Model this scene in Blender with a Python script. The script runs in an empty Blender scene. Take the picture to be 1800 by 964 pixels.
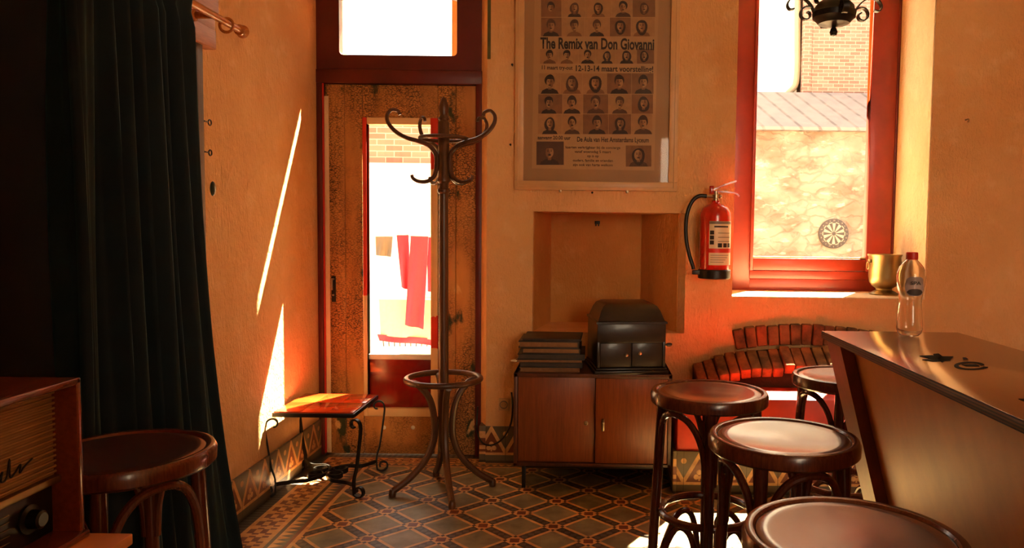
import bpy, bmesh, math, random
from math import sin, cos, pi, radians as R
from mathutils import Vector, Matrix
random.seed(7)
SC = bpy.context.scene
COL = SC.collection

# ------------------------------------------------------------ camera
F_PX, PX, PY, CAMZ = 1330.0, 1040.0, 482.0, 1.30
cd = bpy.data.cameras.new('camera'); cam = bpy.data.objects.new('camera', cd); COL.objects.link(cam)
cd.sensor_width = 36; cd.lens = F_PX / 1800 * 36
cd.shift_x = (900 - PX) / 1800
cd.clip_start = 0.02; cd.clip_end = 200
CAMM = Matrix.Translation((0, 0, CAMZ)) @ Matrix.Rotation(R(90 - 3.4), 4, 'X') @ Matrix.Rotation(R(0.7), 4, 'Z')
cam.matrix_world = CAMM
SC.camera = cam

def ray(x, y):
    return (CAMM.to_3x3() @ Vector(((x - PX) / F_PX, -(y - PY) / F_PX, -1)))
def atY(x, y, Y):
    d = ray(x, y); t = Y / d.y
    return Vector((d.x * t, Y, CAMZ + d.z * t))
def atZ(x, y, Z):
    d = ray(x, y); t = (Z - CAMZ) / d.z
    return Vector((d.x * t, d.y * t, Z))
def atX(x, y, X):
    d = ray(x, y); t = X / d.x
    return Vector((X, d.y * t, CAMZ + d.z * t))

# ------------------------------------------------------------ light
SC.view_settings.view_transform = 'Standard'
SC.view_settings.look = 'None'
SC.view_settings.exposure = 0.45
SC.view_settings.gamma = 1.0
SC.view_settings.use_curve_mapping = False
w = bpy.data.worlds.new('sky'); SC.world = w; w.use_nodes = True
bg = w.node_tree.nodes['Background']
bg.inputs[0].default_value = (1.0, 0.91, 0.80, 1); bg.inputs[1].default_value = 3.8
sl = bpy.data.lights.new('sun', 'SUN'); sun = bpy.data.objects.new('sun', sl); COL.objects.link(sun)
sl.energy = 120; sl.color = (1.0, 0.82, 0.56); sl.angle = R(0.5)
SUND = Vector((-0.55, -1.0, -1.75))
sun.rotation_euler = SUND.to_track_quat('-Z', 'Y').to_euler(); sun.location = (3, 9, 8)
def area(name, loc, d, sx, sy, e, col=(1, .72, .38), portal=False):
    l = bpy.data.lights.new(name, 'AREA'); l.shape = 'RECTANGLE'; l.size = sx; l.size_y = sy; l.energy = e; l.color = col
    o = bpy.data.objects.new(name, l); COL.objects.link(o); o.location = loc
    o.rotation_euler = Vector(d).to_track_quat('-Z', 'Y').to_euler()
    if portal: l.cycles.is_portal = True
    return o
# added fill lamp behind the camera, set at an unseen, added window opening
area('rear_fill_light', (1.7, -2.95, 1.9), (-0.12, 1, -0.18), 1.4, 1.5, 42, (1, .72, .42))
area('portal_door', (-1.1, 4.75, 1.3), (0, -1, 0), 0.9, 3.0, 1, portal=True)
area('portal_window', (1.32, 4.76, 1.95), (0, -1, 0), 1.1, 2.1, 1, portal=True)

# ------------------------------------------------------------ node helpers
def srgb(r, g, b):
    f = lambda c: (c / 255 / 12.92) if c / 255 <= 0.04045 else ((c / 255 + 0.055) / 1.055) ** 2.4
    return (f(r), f(g), f(b), 1)
class E:
    def __init__(s, nt, v): s.nt = nt; s.v = v
    def _m(s, op, *a):
        n = s.nt.nodes.new('ShaderNodeMath'); n.operation = op
        for i, q in enumerate((s,) + a):
            q = q.v if isinstance(q, E) else q
            if isinstance(q, (int, float)): n.inputs[i].default_value = q
            else: s.nt.links.new(q, n.inputs[i])
        return E(s.nt, n.outputs[0])
    def __add__(s, o): return s._m('ADD', o)
    def __sub__(s, o): return s._m('SUBTRACT', o)
    def __mul__(s, o): return s._m('MULTIPLY', o)
    def __truediv__(s, o): return s._m('DIVIDE', o)
    def lt(s, o): return s._m('LESS_THAN', o)
    def gt(s, o): return s._m('GREATER_THAN', o)
    def abs(s): return s._m('ABSOLUTE')
    def fr(s): return s._m('FRACT')
    def fl(s): return s._m('FLOOR')
    def mn(s, o): return s._m('MINIMUM', o)
    def mx(s, o): return s._m('MAXIMUM', o)
    def pw(s, o): return s._m('POWER', o)
    def sqrt(s): return s._m('SQRT')
    def inv(s): return (s * -1) + 1
    def btw(s, a, b): return s.gt(a) * s.lt(b)
    def rng(s, a, b, c=0.0, d=1.0):
        n = s.nt.nodes.new('ShaderNodeMapRange'); s.nt.links.new(s.v, n.inputs[0])
        for i, q in enumerate((a, b, c, d)): n.inputs[i + 1].default_value = q
        return E(s.nt, n.outputs[0])
class MT:
    def __init__(s, name, rough=0.5, metal=0.0, spec=0.5, coat=0.0):
        s.m = bpy.data.materials.new(name); s.m.use_nodes = True; s.nt = s.m.node_tree
        s.b = s.nt.nodes['Principled BSDF']
        s.b.inputs['Roughness'].default_value = rough; s.b.inputs['Metallic'].default_value = metal
        s.b.inputs['Specular IOR Level'].default_value = spec; s.b.inputs['Coat Weight'].default_value = coat
        s.b.inputs['Coat Roughness'].default_value = 0.12
        s.tc = None
    def co(s):
        if not s.tc: s.tc = s.nt.nodes.new('ShaderNodeTexCoord')
        return s.tc.outputs['Object']
    def xyz(s):
        n = s.nt.nodes.new('ShaderNodeSeparateXYZ'); s.nt.links.new(s.co(), n.inputs[0])
        return [E(s.nt, o) for o in n.outputs]
    def vec(s, a, b, c):
        n = s.nt.nodes.new('ShaderNodeCombineXYZ')
        for i, q in enumerate((a, b, c)):
            if isinstance(q, E): s.nt.links.new(q.v, n.inputs[i])
            else: n.inputs[i].default_value = q
        return n.outputs[0]
    def scaled(s, sc):
        n = s.nt.nodes.new('ShaderNodeMapping'); s.nt.links.new(s.co(), n.inputs[0]); n.inputs['Scale'].default_value = sc
        return n.outputs[0]
    def noise(s, scale, detail=4, sc=(1, 1, 1), rough=0.55, dist=0.0):
        n = s.nt.nodes.new('ShaderNodeTexNoise'); s.nt.links.new(s.scaled(sc), n.inputs['Vector'])
        n.inputs['Scale'].default_value = scale; n.inputs['Detail'].default_value = detail
        n.inputs['Roughness'].default_value = rough; n.inputs['Distortion'].default_value = dist
        return E(s.nt, n.outputs[0])
    def voro(s, scale, sc=(1, 1, 1), feature='F1', rnd=1.0):
        n = s.nt.nodes.new('ShaderNodeTexVoronoi'); n.feature = feature
        s.nt.links.new(s.scaled(sc), n.inputs['Vector']); n.inputs['Scale'].default_value = scale
        n.inputs['Randomness'].default_value = rnd
        return E(s.nt, n.outputs['Distance'])
    def rgb(s, c):
        n = s.nt.nodes.new('ShaderNodeRGB'); n.outputs[0].default_value = c; return n.outputs[0]
    def mix(s, f, a, b):
        n = s.nt.nodes.new('ShaderNodeMix'); n.data_type = 'RGBA'
        if isinstance(f, E): s.nt.links.new(f.v, n.inputs[0])
        else: n.inputs[0].default_value = f
        for i, q in ((6, a), (7, b)):
            if isinstance(q, tuple): n.inputs[i].default_value = q
            else: s.nt.links.new(q, n.inputs[i])
        return n.outputs[2]
    def color(s, c):
        if isinstance(c, tuple): s.b.inputs['Base Color'].default_value = c
        else: s.nt.links.new(c, s.b.inputs['Base Color'])
        return s
    def rough(s, e): s.nt.links.new(e.v, s.b.inputs['Roughness']); return s
    def bump(s, e, strength=0.3, dist=0.01):
        n = s.nt.nodes.new('ShaderNodeBump'); n.inputs['Strength'].default_value = strength; n.inputs['Distance'].default_value = dist
        s.nt.links.new(e.v, n.inputs['Height']); s.nt.links.new(n.outputs[0], s.b.inputs['Normal']); return s
def plain(name, c, rough=0.5, metal=0.0, var=0.25, scale=20, spec=0.5, coat=0.0, sc=(1, 1, 1), bump=0.0):
    m = MT(name, rough, metal, spec, coat)
    d = tuple(x * (1 - var) for x in c[:3]) + (1,)
    n = m.noise(scale, 4, sc)
    m.color(m.mix(n.rng(.3, .7), c, d))
    if bump: m.bump(n, bump, 0.004)
    return m.m

M = {}
def plaster(name, base, dark, light, sc=1.0):
    m = MT(name, 0.85, spec=0.25)
    big = m.noise(1.6 * sc, 5); mid = m.noise(9 * sc, 6); fine = m.noise(85, 5, (1, 1, .45))
    c = m.mix(big.rng(.35, .68), base, dark)
    c = m.mix(mid.rng(.55, .75) * 0.5, c, light)
    pits = m.noise(40, 3, (1, 1, .35)).rng(.66, .75)
    c = m.mix(pits * 0.35, c, dark)
    m.color(c); m.bump(mid * 1.6 + fine * .8, 0.8, 0.014)
    return m.m
M['plaster'] = plaster('ochre_plaster', (.82, .50, .23, 1), (.72, .39, .15, 1), (.88, .60, .32, 1))
M['cream'] = plaster('cream_plaster', (.85, .68, .42, 1), (.74, .54, .3, 1), (.9, .76, .52, 1))
M['ceiling'] = plaster('ceiling_plaster', (.75, .58, .36, 1), (.66, .5, .3, 1), (.8, .64, .42, 1))

# ------- floor tiles
def floor_mat():
    m = MT('encaustic_floor_tiles', 0.36, spec=0.5)
    x, y, z = m.xyz()
    X0, Y0, s = -1.075, 3.235, 0.307
    gx = x - X0; gy = y - Y0
    u = (gx + gy) / s; v = (gx - gy) / s
    du = ((u + .5).fr() - .5).abs(); dv = ((v + .5).fr() - .5).abs()
    grey = m.mix(m.noise(7, 5).rng(.35, .7), srgb(142, 132, 98), srgb(108, 102, 76))
    cream = m.mix(m.noise(30, 3).rng(.3, .7), srgb(226, 176, 110), srgb(196, 140, 80))
    brown = srgb(112, 52, 28); dk = srgb(58, 44, 34); slate = srgb(92, 84, 74)
    mn = du.mn(dv)
    band = mn.lt(.165); mid = mn.lt(.095)
    # little diamonds inside each strip
    along = (u * 6).fr() * du.gt(dv) + (v * 6).fr() * du.gt(dv).inv()
    dia = ((along - .5).abs() * .19 + mn).lt(.085)
    strip = m.mix(dia, dk, slate)
    c = m.mix(band, grey, cream)
    c = m.mix(mid, c, strip)
    inter = du.mx(dv).lt(.165)
    core = du.mx(dv).lt(.075)
    cross = mn.lt(.05)
    ci = m.mix(cross, cream, brown); 
    chk = ((du + dv).lt(.13))
    ci = m.mix((du.gt(.095) * dv.gt(.095)), m.mix(chk, cream, brown), dk)
    c = m.mix(inter, c, ci)
    # border rows along the left wall and the door wall
    dl = x + 1.535; dd = (y * -1 + 4.23) * 1.75
    d = dl.mn(dd)
    isl = dl.lt(dd)
    t = (y * isl + x * isl.inv())
    fx = ((t / .085).fr() - .5).abs() * 2
    row = (((d - .09) / .11) * 4).fl()
    shifted = (((t / .085) + row * .5).fr() - .5).abs() * 2
    tee = m.mix(shifted.lt(.45), brown, cream)
    tee = m.mix(fx.lt(.16), tee, cream)
    tri = (((t / .04).fr() - .5).abs() * 2 * .05 + .245)
    mos = m.mix(d.lt(tri), slate, cream)
    cb = m.mix((((t / .03).fr()).lt(.5)), slate, dk)
    cb = m.mix(d.gt(.07), cb, cream)
    cb = m.mix(d.gt(.09), cb, tee)
    cb = m.mix(d.gt(.20), cb, cream)
    cb = m.mix(d.gt(.222), cb, dk)
    cb = m.mix(d.gt(.24), cb, mos)
    cb = m.mix(d.gt(.30), cb, brown)
    cb = m.mix(d.gt(.315), cb, cream)
    c = m.mix(d.lt(.335), c, cb)
    # grout and dirt
    g = du.mx(0).lt(.006).mx(dv.lt(.006))
    c = m.mix(m.noise(5, 6).rng(.5, .75) * .45, c, srgb(60, 44, 30))
    m.color(c)
    m.rough(m.noise(14, 5).rng(.3, .7, .28, .5)); m.bump(m.noise(20, 4), .12, .004)
    return m.m
M['floor'] = floor_mat()

def skirt_mat(name, axis):
    m = MT(name, 0.4)
    x, y, z = m.xyz(); s = x if axis == 'x' else y
    p = .155
    cream = m.mix(m.noise(30, 3).rng(.3, .7), srgb(228, 180, 116), srgb(196, 142, 84))
    brown = srgb(118, 62, 34); slate = srgb(104, 92, 72); dk = srgb(70, 58, 44)
    t = ((s / p).fr() - .5) * p; ax = t.abs()
    h = ax * -1.75 + .195
    c = m.mix(z.gt(h), brown, slate)
    c = m.mix((z - h).abs().lt(.019), c, cream)
    def circ(a, b, r): return (((ax - a) * (ax - a)) + ((z - b) * (z - b))).sqrt().lt(r)
    tre = circ(0, .108, .013).mx(circ(.015, .085, .013)).mx((ax.lt(.004)) * z.btw(.066, .09))
    c = m.mix(tre, c, cream)
    ax2 = ax * -1 + p / 2
    tre2 = ((ax2 * ax2) + ((z - .165) * (z - .165))).sqrt().lt(.014)
    c = m.mix(tre2, c, cream)
    c = m.mix(z.lt(.06), c, cream)
    c = m.mix(z.lt(.046), c, slate)
    c = m.mix(z.lt(.014), c, dk)
    c = m.mix(ax.gt(p / 2 - .0012), c, dk)
    c = m.mix(m.noise(9, 5).rng(.5, .75) * .4, c, dk)
    m.color(c); m.bump(m.noise(25, 3), .1, .003)
    return m.m
M['skirt_x'] = skirt_mat('skirting_tiles_across', 'x'); M['skirt_y'] = skirt_mat('skirting_tiles_along', 'y')

def wood(name, a, b, rough=.35, sc=(1, 1, 1), scale=6, coat=0.0, bump=.08, rings=18):
    m = MT(name, rough, coat=coat)
    n = m.noise(scale, 6, sc, dist=.6); f = m.noise(scale * rings, 3, sc)
    m.color(m.mix(n.rng(.3, .7) * .6 + f.rng(.35, .65) * .4, a, b)); m.bump(f, bump, .002)
    return m.m
M['stoolwood'] = wood('dark_varnished_beech', srgb(112, 52, 28), srgb(66, 26, 15), .24, (1, 1, .12), 14, coat=.35, bump=.05)
M['seatwood'] = wood('dark_seat_plywood', srgb(104, 50, 28), srgb(58, 26, 15), .26, (1, .1, 1), 14, coat=.7, bump=.10)
M['standwood'] = wood('brown_bentwood', srgb(104, 62, 34), srgb(60, 34, 20), .38, (1, 1, .1), 14, coat=.1)
M['teak'] = wood('teak_veneer', srgb(150, 78, 36), srgb(104, 50, 22), .38, (1, 1, .06), 9, bump=.05)
M['teakdk'] = wood('dark_teak_edge', srgb(96, 48, 24), srgb(58, 28, 14), .4, (1, 1, .1), 9)
M['gram'] = wood('black_stained_oak', srgb(46, 27, 15), srgb(24, 14, 9), .36, (.15, 1, 1), 18, coat=.2)
M['cornice'] = wood('pale_red_wood', srgb(196, 122, 78), srgb(150, 84, 50), .55, (1, .1, 1), 8)
M['rod'] = wood('varnished_rod_wood', srgb(214, 134, 62), srgb(168, 92, 36), .25, (1, .1, 1), 9, coat=.4)
M['casing'] = plain('old_painted_casing', srgb(84, 58, 46), .6, bump=.3, scale=12)
M['barply'] = wood('birch_plywood_face', srgb(226, 142, 52), srgb(194, 114, 36), .42, (.5, .5, .25), 3, bump=.03, rings=9)
M['darkshade'] = plain('painted_shade_umber', srgb(40, 25, 10), .9, var=.3, scale=6, spec=.1)  # near-black colour standing in for shade on the left wall
M['barpost'] = wood('stained_plywood_edge', srgb(150, 84, 40), srgb(122, 64, 28), .42, (1, 1, .2), 5)
M['bartop'] = wood('reddish_laminate', srgb(112, 46, 24), srgb(92, 36, 18), .16, (1, .2, 1), 5, coat=.3, bump=.02)
def ply_edge():
    m = MT('plywood_layers', .5); x, y, z = m.xyz()
    m.color(m.mix((z / .006).fr().lt(.5), srgb(96, 56, 30), srgb(44, 24, 14))); return m.m
M['plyedge'] = ply_edge()
def crackle():
    m = MT('crackled_old_door_paint', .62, spec=.4)
    wn = m.noise(7, 5, (1, 1, .22))
    base = m.mix(wn.rng(.3, .7), srgb(214, 150, 78), srgb(168, 106, 50))
    st = m.noise(2.2, 5, (2.2, 1, .5))
    cr = m.voro(52, (1, 1, 2.2), 'DISTANCE_TO_EDGE').rng(.0, .14)      # crazed paint scales
    mask = m.noise(3.2, 4, (1.4, 1, .5)).rng(.38, .54)
    c = m.mix(cr.inv() * mask, base, srgb(46, 32, 20))
    c = m.mix(m.noise(5, 6, (1.6, 1, .7)).rng(.585, .64), c, srgb(50, 56, 32))
    c = m.mix(m.noise(6, 5, (1.3, 1, .5), dist=.5).rng(.66, .70), c, srgb(222, 172, 108))
    c = m.mix(st.rng(.55, .7) * .35, c, srgb(86, 48, 24))
    m.color(c); m.bump(cr * mask + wn * .4, .5, .006)
    return m.m
M['crackle'] = crackle()
M['redpaint'] = plain('red_window_paint', srgb(144, 34, 8), .42, var=.35, scale=5, bump=.15, coat=.1)
M['darkred'] = plain('dark_red_door_frame_paint', srgb(98, 24, 12), .42, var=.3, scale=6, bump=.1)
def glazing():
    m = MT('glazing_bead_paint', .5); x, y, z = m.xyz()
    n = (m.noise(9, 4) - .5) * .12
    zz = z + n
    left = x.lt(-1.259); right = x.gt(-.906)
    red = (left * zz.gt(.90)).mx(right * (zz.gt(1.62)).mx(zz.btw(.62, .80)))
    m.color(m.mix(red, srgb(236, 196, 140), srgb(214, 44, 12))); m.bump(m.noise(30, 3), .2, .003); return m.m
M['glazing'] = glazing()
M['redpane'] = plain('red_painted_panel', srgb(176, 26, 14), .25, var=.45, scale=4, coat=.3)
M['hearth'] = plain('worn_red_plaster', srgb(214, 54, 22), .5, var=.35, scale=7, bump=.3)
M['red'] = plain('extinguisher_red', srgb(206, 30, 14), .22, var=.1, coat=.5)
M['black'] = plain('black_rubber', srgb(20, 18, 16), .4, var=.2)
M['iron'] = plain('black_wrought_iron', srgb(34, 30, 26), .4, metal=.4, var=.3, scale=40)
M['brass'] = plain('dull_brass', srgb(170, 144, 98), .4, metal=1, var=.3, scale=8, sc=(1, 1, .2))
M['steel'] = plain('worn_steel', srgb(190, 170, 140), .3, metal=1, var=.2)
M['tiletop'] = plain('red_glazed_tile', srgb(206, 66, 22), .12, var=.3, scale=5, coat=.5)
M['curtain'] = plain('dark_teal_velvet', srgb(12, 34, 42), .8, var=.35, scale=12)
M['curtain'].node_tree.nodes['Principled BSDF'].inputs['Sheen Weight'].default_value = .35
M['curtain'].node_tree.nodes['Principled BSDF'].inputs['Sheen Tint'].default_value = srgb(70, 140, 130)
M['bakelite'] = plain('cream_socket_plastic', srgb(200, 160, 104), .35, var=.1)
M['paper'] = plain('poster_paper', srgb(196, 150, 96), .5, var=.12, scale=3)
M['backing'] = plain('poster_backing', srgb(184, 138, 86), .5, var=.15, scale=2, sc=(3, 1, .6))
M['ink'] = plain('poster_ink', srgb(52, 34, 22), .6, var=.1)
M['tone0'] = plain('print_light', srgb(186, 138, 86), .6, var=.2, scale=30)
M['tone1'] = plain('print_mid', srgb(146, 100, 60), .6, var=.25, scale=30)
M['tone2'] = plain('print_dark', srgb(96, 62, 38), .6, var=.25, scale=30)
M['tone3'] = plain('print_darkest', srgb(62, 40, 26), .6, var=.2, scale=30)
M['framewood'] = plain('champagne_frame', srgb(214, 172, 120), .35, metal=0, var=.15, scale=10)
M['label'] = plain('label_white', srgb(232, 214, 180), .4, var=.05)
M['labelred'] = plain('label_red', srgb(200, 40, 24), .4, var=.05)
M['bottlelabel'] = plain('pinkish_grey_label', srgb(176, 150, 142), .45, var=.1)
M['mattblack'] = plain('matt_black_paint', srgb(14, 12, 11), .75, var=.1, spec=.15)
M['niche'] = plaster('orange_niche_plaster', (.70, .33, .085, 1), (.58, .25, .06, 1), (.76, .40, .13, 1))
M['labelgrey'] = plain('label_grey', srgb(120, 110, 96), .4, var=.05)
M['album'] = plain('worn_album_cover', srgb(66, 48, 32), .55, var=.4, scale=25, bump=.3)
M['albumdk'] = plain('black_album_cover', srgb(34, 26, 20), .5, var=.4, scale=25, bump=.3)
M['sleeve'] = plain('card_sleeve', srgb(150, 104, 60), .7, var=.3, scale=40)
def brick(name, a, b):
    m = MT(name, .85, spec=.2)
    n = m.noise(11, 5); m.color(m.mix(n.rng(.35, .65), a, b)); m.bump(m.noise(60, 5), .7, .008); return m.m
M['brick'] = brick('old_red_brick', srgb(160, 96, 60), srgb(96, 62, 42))
M['mortar'] = brick('grey_brown_mortar', srgb(66, 48, 34), srgb(40, 28, 20))
M['brick2'] = brick('sooty_brick', srgb(140, 102, 66), srgb(74, 56, 40))
def brickwall(name, c1, c2, mo, s):
    m = MT(name, .9, spec=.2)
    x, y, z = m.xyz()
    n = m.nt.nodes.new('ShaderNodeTexBrick'); m.nt.links.new(m.vec(x, z, 0), n.inputs['Vector'])
    n.inputs['Color1'].default_value = c1; n.inputs['Color2'].default_value = c2; n.inputs['Mortar'].default_value = mo
    n.inputs['Scale'].default_value = s; n.inputs['Mortar Size'].default_value = .012
    n.inputs['Brick Width'].default_value = .5; n.inputs['Row Height'].default_value = .17
    m.color(n.outputs[0]); return m.m
M['outbrick'] = brickwall('courtyard_brickwork', srgb(144, 106, 92), srgb(120, 84, 72), srgb(160, 146, 128), 2.9)
M['outwhite'] = plain('courtyard_whitewash', srgb(248, 244, 232), .9, var=.06, scale=2)
def stone():
    m = MT('rubble_stone_wall', .9, spec=.2)
    wob = m.noise(5, 5)
    n = m.nt.nodes.new('ShaderNodeTexVoronoi'); n.feature = 'DISTANCE_TO_EDGE'; x, y, z = m.xyz()
    m.nt.links.new(m.vec(x * 1.0 + wob * .35, y, z * 2.0 + wob * .5), n.inputs['Vector']); n.inputs['Scale'].default_value = 3.2
    e = E(m.nt, n.outputs['Distance']).rng(.01, .12)
    c = m.mix(m.noise(2.2, 6, (1, 1, 1.6)).rng(.38, .64), srgb(146, 130, 114), srgb(116, 98, 82))
    c = m.mix(m.noise(4.5, 4, (1, 1, 2.4)).rng(.60, .68) * .7, c, srgb(188, 172, 152))
    c = m.mix(m.noise(1.1, 3).rng(.58, .66) * .5, c, srgb(132, 92, 74))
    c = m.mix(e.inv() * .28 * m.noise(1.6, 3).rng(.4, .6), c, srgb(70, 56, 44))
    m.color(c); m.bump(e, .5, .03); return m.m
M['stone'] = stone()
def slate_mat():
    m = MT('old_roof_tiles', .8); x, y, z = m.xyz()
    f = ((x * 1 + z * .5) / .28).fr(); c = m.mix(f.lt(.18), srgb(124, 110, 106), srgb(96, 84, 80))
    m.color(m.mix(m.noise(6, 4).rng(.4, .6) * .5, c, srgb(140, 124, 116))); return m.m
M['slate'] = slate_mat()
M['paving'] = plain('courtyard_paving', srgb(186, 170, 146), .9, var=.2, scale=5)
M['ringdark'] = plain('dartboard_black', srgb(64, 54, 50), .8, var=.1)
M['ringpale'] = plain('dartboard_sisal', srgb(160, 140, 116), .8, var=.1)
M['towelred'] = plain('red_towelling', srgb(180, 26, 50), .95, var=.15, scale=60)
M['towelcream'] = plain('cream_towelling', srgb(170, 160, 134), .95, var=.1, scale=60)
M['towelgrey'] = plain('grey_cloth', srgb(80, 74, 68), .95, var=.2, scale=40)
M['white'] = plain('white_enamel', srgb(240, 232, 214), .4, var=.05)
M['radiocloth'] = plain('radio_grille_cloth', srgb(170, 124, 70), .7, var=.3, scale=10, sc=(1, 1, 20))
M['radiowood'] = wood('red_polished_walnut', srgb(126, 54, 24), srgb(84, 32, 14), .22, (1, .15, 1), 6, coat=.5)
M['green'] = plain('dark_green_enamel', srgb(24, 52, 34), .3)
M['greenpaint'] = plain('old_green_paint', srgb(96, 96, 52), .8, var=.4, scale=14)
def glassm(name, tint=(1, 1, 1, 1), gl=.06):
    m = bpy.data.materials.new(name); m.use_nodes = True; nt = m.node_tree; nt.nodes.clear()
    o = nt.nodes.new('ShaderNodeOutputMaterial'); mx = nt.nodes.new('ShaderNodeMixShader')
    t = nt.nodes.new('ShaderNodeBsdfTransparent'); t.inputs[0].default_value = tint
    g = nt.nodes.new('ShaderNodeBsdfGlossy'); g.inputs['Roughness'].default_value = .03
    fr = nt.nodes.new('ShaderNodeLayerWeight'); fr.inputs[0].default_value = .5
    f = (E(nt, fr.outputs['Facing']).pw(4.0) * .6) + gl * .5
    nt.links.new(f.v, mx.inputs[0]); nt.links.new(t.outputs[0], mx.inputs[1]); nt.links.new(g.outputs[0], mx.inputs[2])
    nt.links.new(mx.outputs[0], o.inputs[0]); return m
M['glass'] = glassm('window_glass', (.96, .97, .95, 1))
M['pglass'] = glassm('poster_glass', (.97, .97, .97, 1), .03)
def bottlem():
    m = MT('clear_bottle_plastic', .05); m.color((.98, .97, .95, 1))
    m.b.inputs['Transmission Weight'].default_value = 1; m.b.inputs['IOR'].default_value = 1.3; return m.m
M['bottle'] = bottlem()
M['bulb'] = plain('ivory_candle_sleeve', srgb(226, 204, 160), .5)

# ------------------------------------------------------------ mesh helpers
class MB:
    def __init__(s): s.b = bmesh.new(); s.mi = 0
    def _f(s, vs):
        try:
            f = s.b.faces.new(vs); f.material_index = s.mi; return f
        except ValueError: return None
    def box(s, x0, x1, y0, y1, z0, z1, mat=None):
        vs = [s.b.verts.new((x, y, z)) for x in (x0, x1) for y in (y0, y1) for z in (z0, z1)]
        if mat is not None:
            for v in vs: v.co = mat @ v.co
        for q in ((0, 1, 3, 2), (4, 6, 7, 5), (0, 4, 5, 1), (2, 3, 7, 6), (0, 2, 6, 4), (1, 5, 7, 3)): s._f([vs[i] for i in q])
        return s
    def bbox(s, x0, x1, y0, y1, z0, z1, bev=.003, mat=None):
        """box with chamfered edges"""
        t = bmesh.new()
        r = bmesh.ops.create_cube(t, size=1)
        for v in t.verts: v.co = Vector(((x0 + x1) / 2 + v.co.x * (x1 - x0), (y0 + y1) / 2 + v.co.y * (y1 - y0), (z0 + z1) / 2 + v.co.z * (z1 - z0)))
        bmesh.ops.bevel(t, geom=list(t.edges), offset=bev, segments=2, affect='EDGES', profile=.5)
        vm = {v: s.b.verts.new((mat @ v.co) if mat is not None else v.co) for v in t.verts}
        for f in t.faces: s._f([vm[v] for v in f.verts])
        t.free(); return s
    def prism(s, pts, d, mat=None, depth_axis='y', off=0.0):
        """pts in (x,z), extruded from off to off+d along y"""
        a = [Vector((p[0], off, p[1])) for p in pts]; b = [Vector((p[0], off + d, p[1])) for p in pts]
        if depth_axis == 'z':
            a = [Vector((p[0], p[1], off)) for p in pts]; b = [Vector((p[0], p[1], off + d)) for p in pts]
        if depth_axis == 'x':
            a = [Vector((off, p[0], p[1])) for p in pts]; b = [Vector((off + d, p[0], p[1])) for p in pts]
        if mat is not None: a = [mat @ v for v in a]; b = [mat @ v for v in b]
        va = [s.b.verts.new(v) for v in a]; vb = [s.b.verts.new(v) for v in b]
        s._f(va); s._f(vb[::-1]); n = len(pts)
        for i in range(n): s._f([va[i], vb[i], vb[(i + 1) % n], va[(i + 1) % n]])
        return s
    def loops(s, rows, closed=True, cap=True):
        vs = [[s.b.verts.new(p) for p in r] for r in rows]; n = len(rows[0])
        for i in range(len(vs) - 1):
            for j in range(n if closed else n - 1):
                s._f([vs[i][j], vs[i][(j + 1) % n], vs[i + 1][(j + 1) % n], vs[i + 1][j]])
        if cap and closed: s._f(vs[0][::-1]); s._f(vs[-1])
        return s
    def lathe(s, prof, c=(0, 0, 0), n=32, cap=True, mat=None):
        rows = []
        for r, z in prof:
            row = [Vector((c[0] + max(r, 1e-4) * cos(2 * pi * k / n), c[1] + max(r, 1e-4) * sin(2 * pi * k / n), c[2] + z)) for k in range(n)]
            if mat is not None: row = [mat @ p for p in row]
            rows.append(row)
        return s.loops(rows, True, cap)
    def tube(s, path, r, n=10, closed=False, sec=None, up=None):
        """sweep; r float or list; sec: 2D section polygon instead of circle; up: fixed normal"""
        P = [Vector(p) for p in path]; L = len(P); rows = []; prev = None
        for i, p in enumerate(P):
            if closed: t = (P[(i + 1) % L] - P[(i - 1) % L])
            else: t = P[min(i + 1, L - 1)] - P[max(i - 1, 0)]
            t.normalize()
            if up is not None: a = Vector(up).cross(t)
            elif prev is None:
                a = t.cross(Vector((0, 0, 1)));
                if a.length < .1: a = t.cross(Vector((1, 0, 0)))
            else: a = prev - t * prev.dot(t)
            if a.length < 1e-6: a = Vector((1, 0, 0))
            a.normalize(); prev = a; bb = t.cross(a)
            rr = r[i] if isinstance(r, (list, tuple)) else r
            sc = sec or [(cos(2 * pi * k / n), sin(2 * pi * k / n)) for k in range(n)]
            rows.append([p + a * (q[0] * rr) + bb * (q[1] * rr) for q in sc])
        if closed: rows.append(rows[0]); 
        if closed:
            vs = [[s.b.verts.new(p) for p in rw] for rw in rows[:-1]]; k = len(vs); n2 = len(vs[0])
            for i in range(k):
                for j in range(n2): s._f([vs[i][j], vs[i][(j + 1) % n2], vs[(i + 1) % k][(j + 1) % n2], vs[(i + 1) % k][j]])
            return s
        return s.loops(rows)
    def flat(s, path, w, t, up):   # flat iron bar: w across 'up' axis, t thick
        return s.tube(path, 1.0, sec=[(-t / 2, -w / 2), (t / 2, -w / 2), (t / 2, w / 2), (-t / 2, w / 2)], up=up)
    def sphere(s, c, r, n=14, sc=(1, 1, 1)):
        m = n // 2 + 1
        prof = [(sin(pi * k / m) , -cos(pi * k / m)) for k in range(m + 1)]
        rows = [[Vector((c[0] + r * sc[0] * max(a, 1e-3) * cos(2 * pi * j / n), c[1] + r * sc[1] * max(a, 1e-3) * sin(2 * pi * j / n), c[2] + r * sc[2] * b)) for j in range(n)] for a, b in prof]
        return s.loops(rows)
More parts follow.
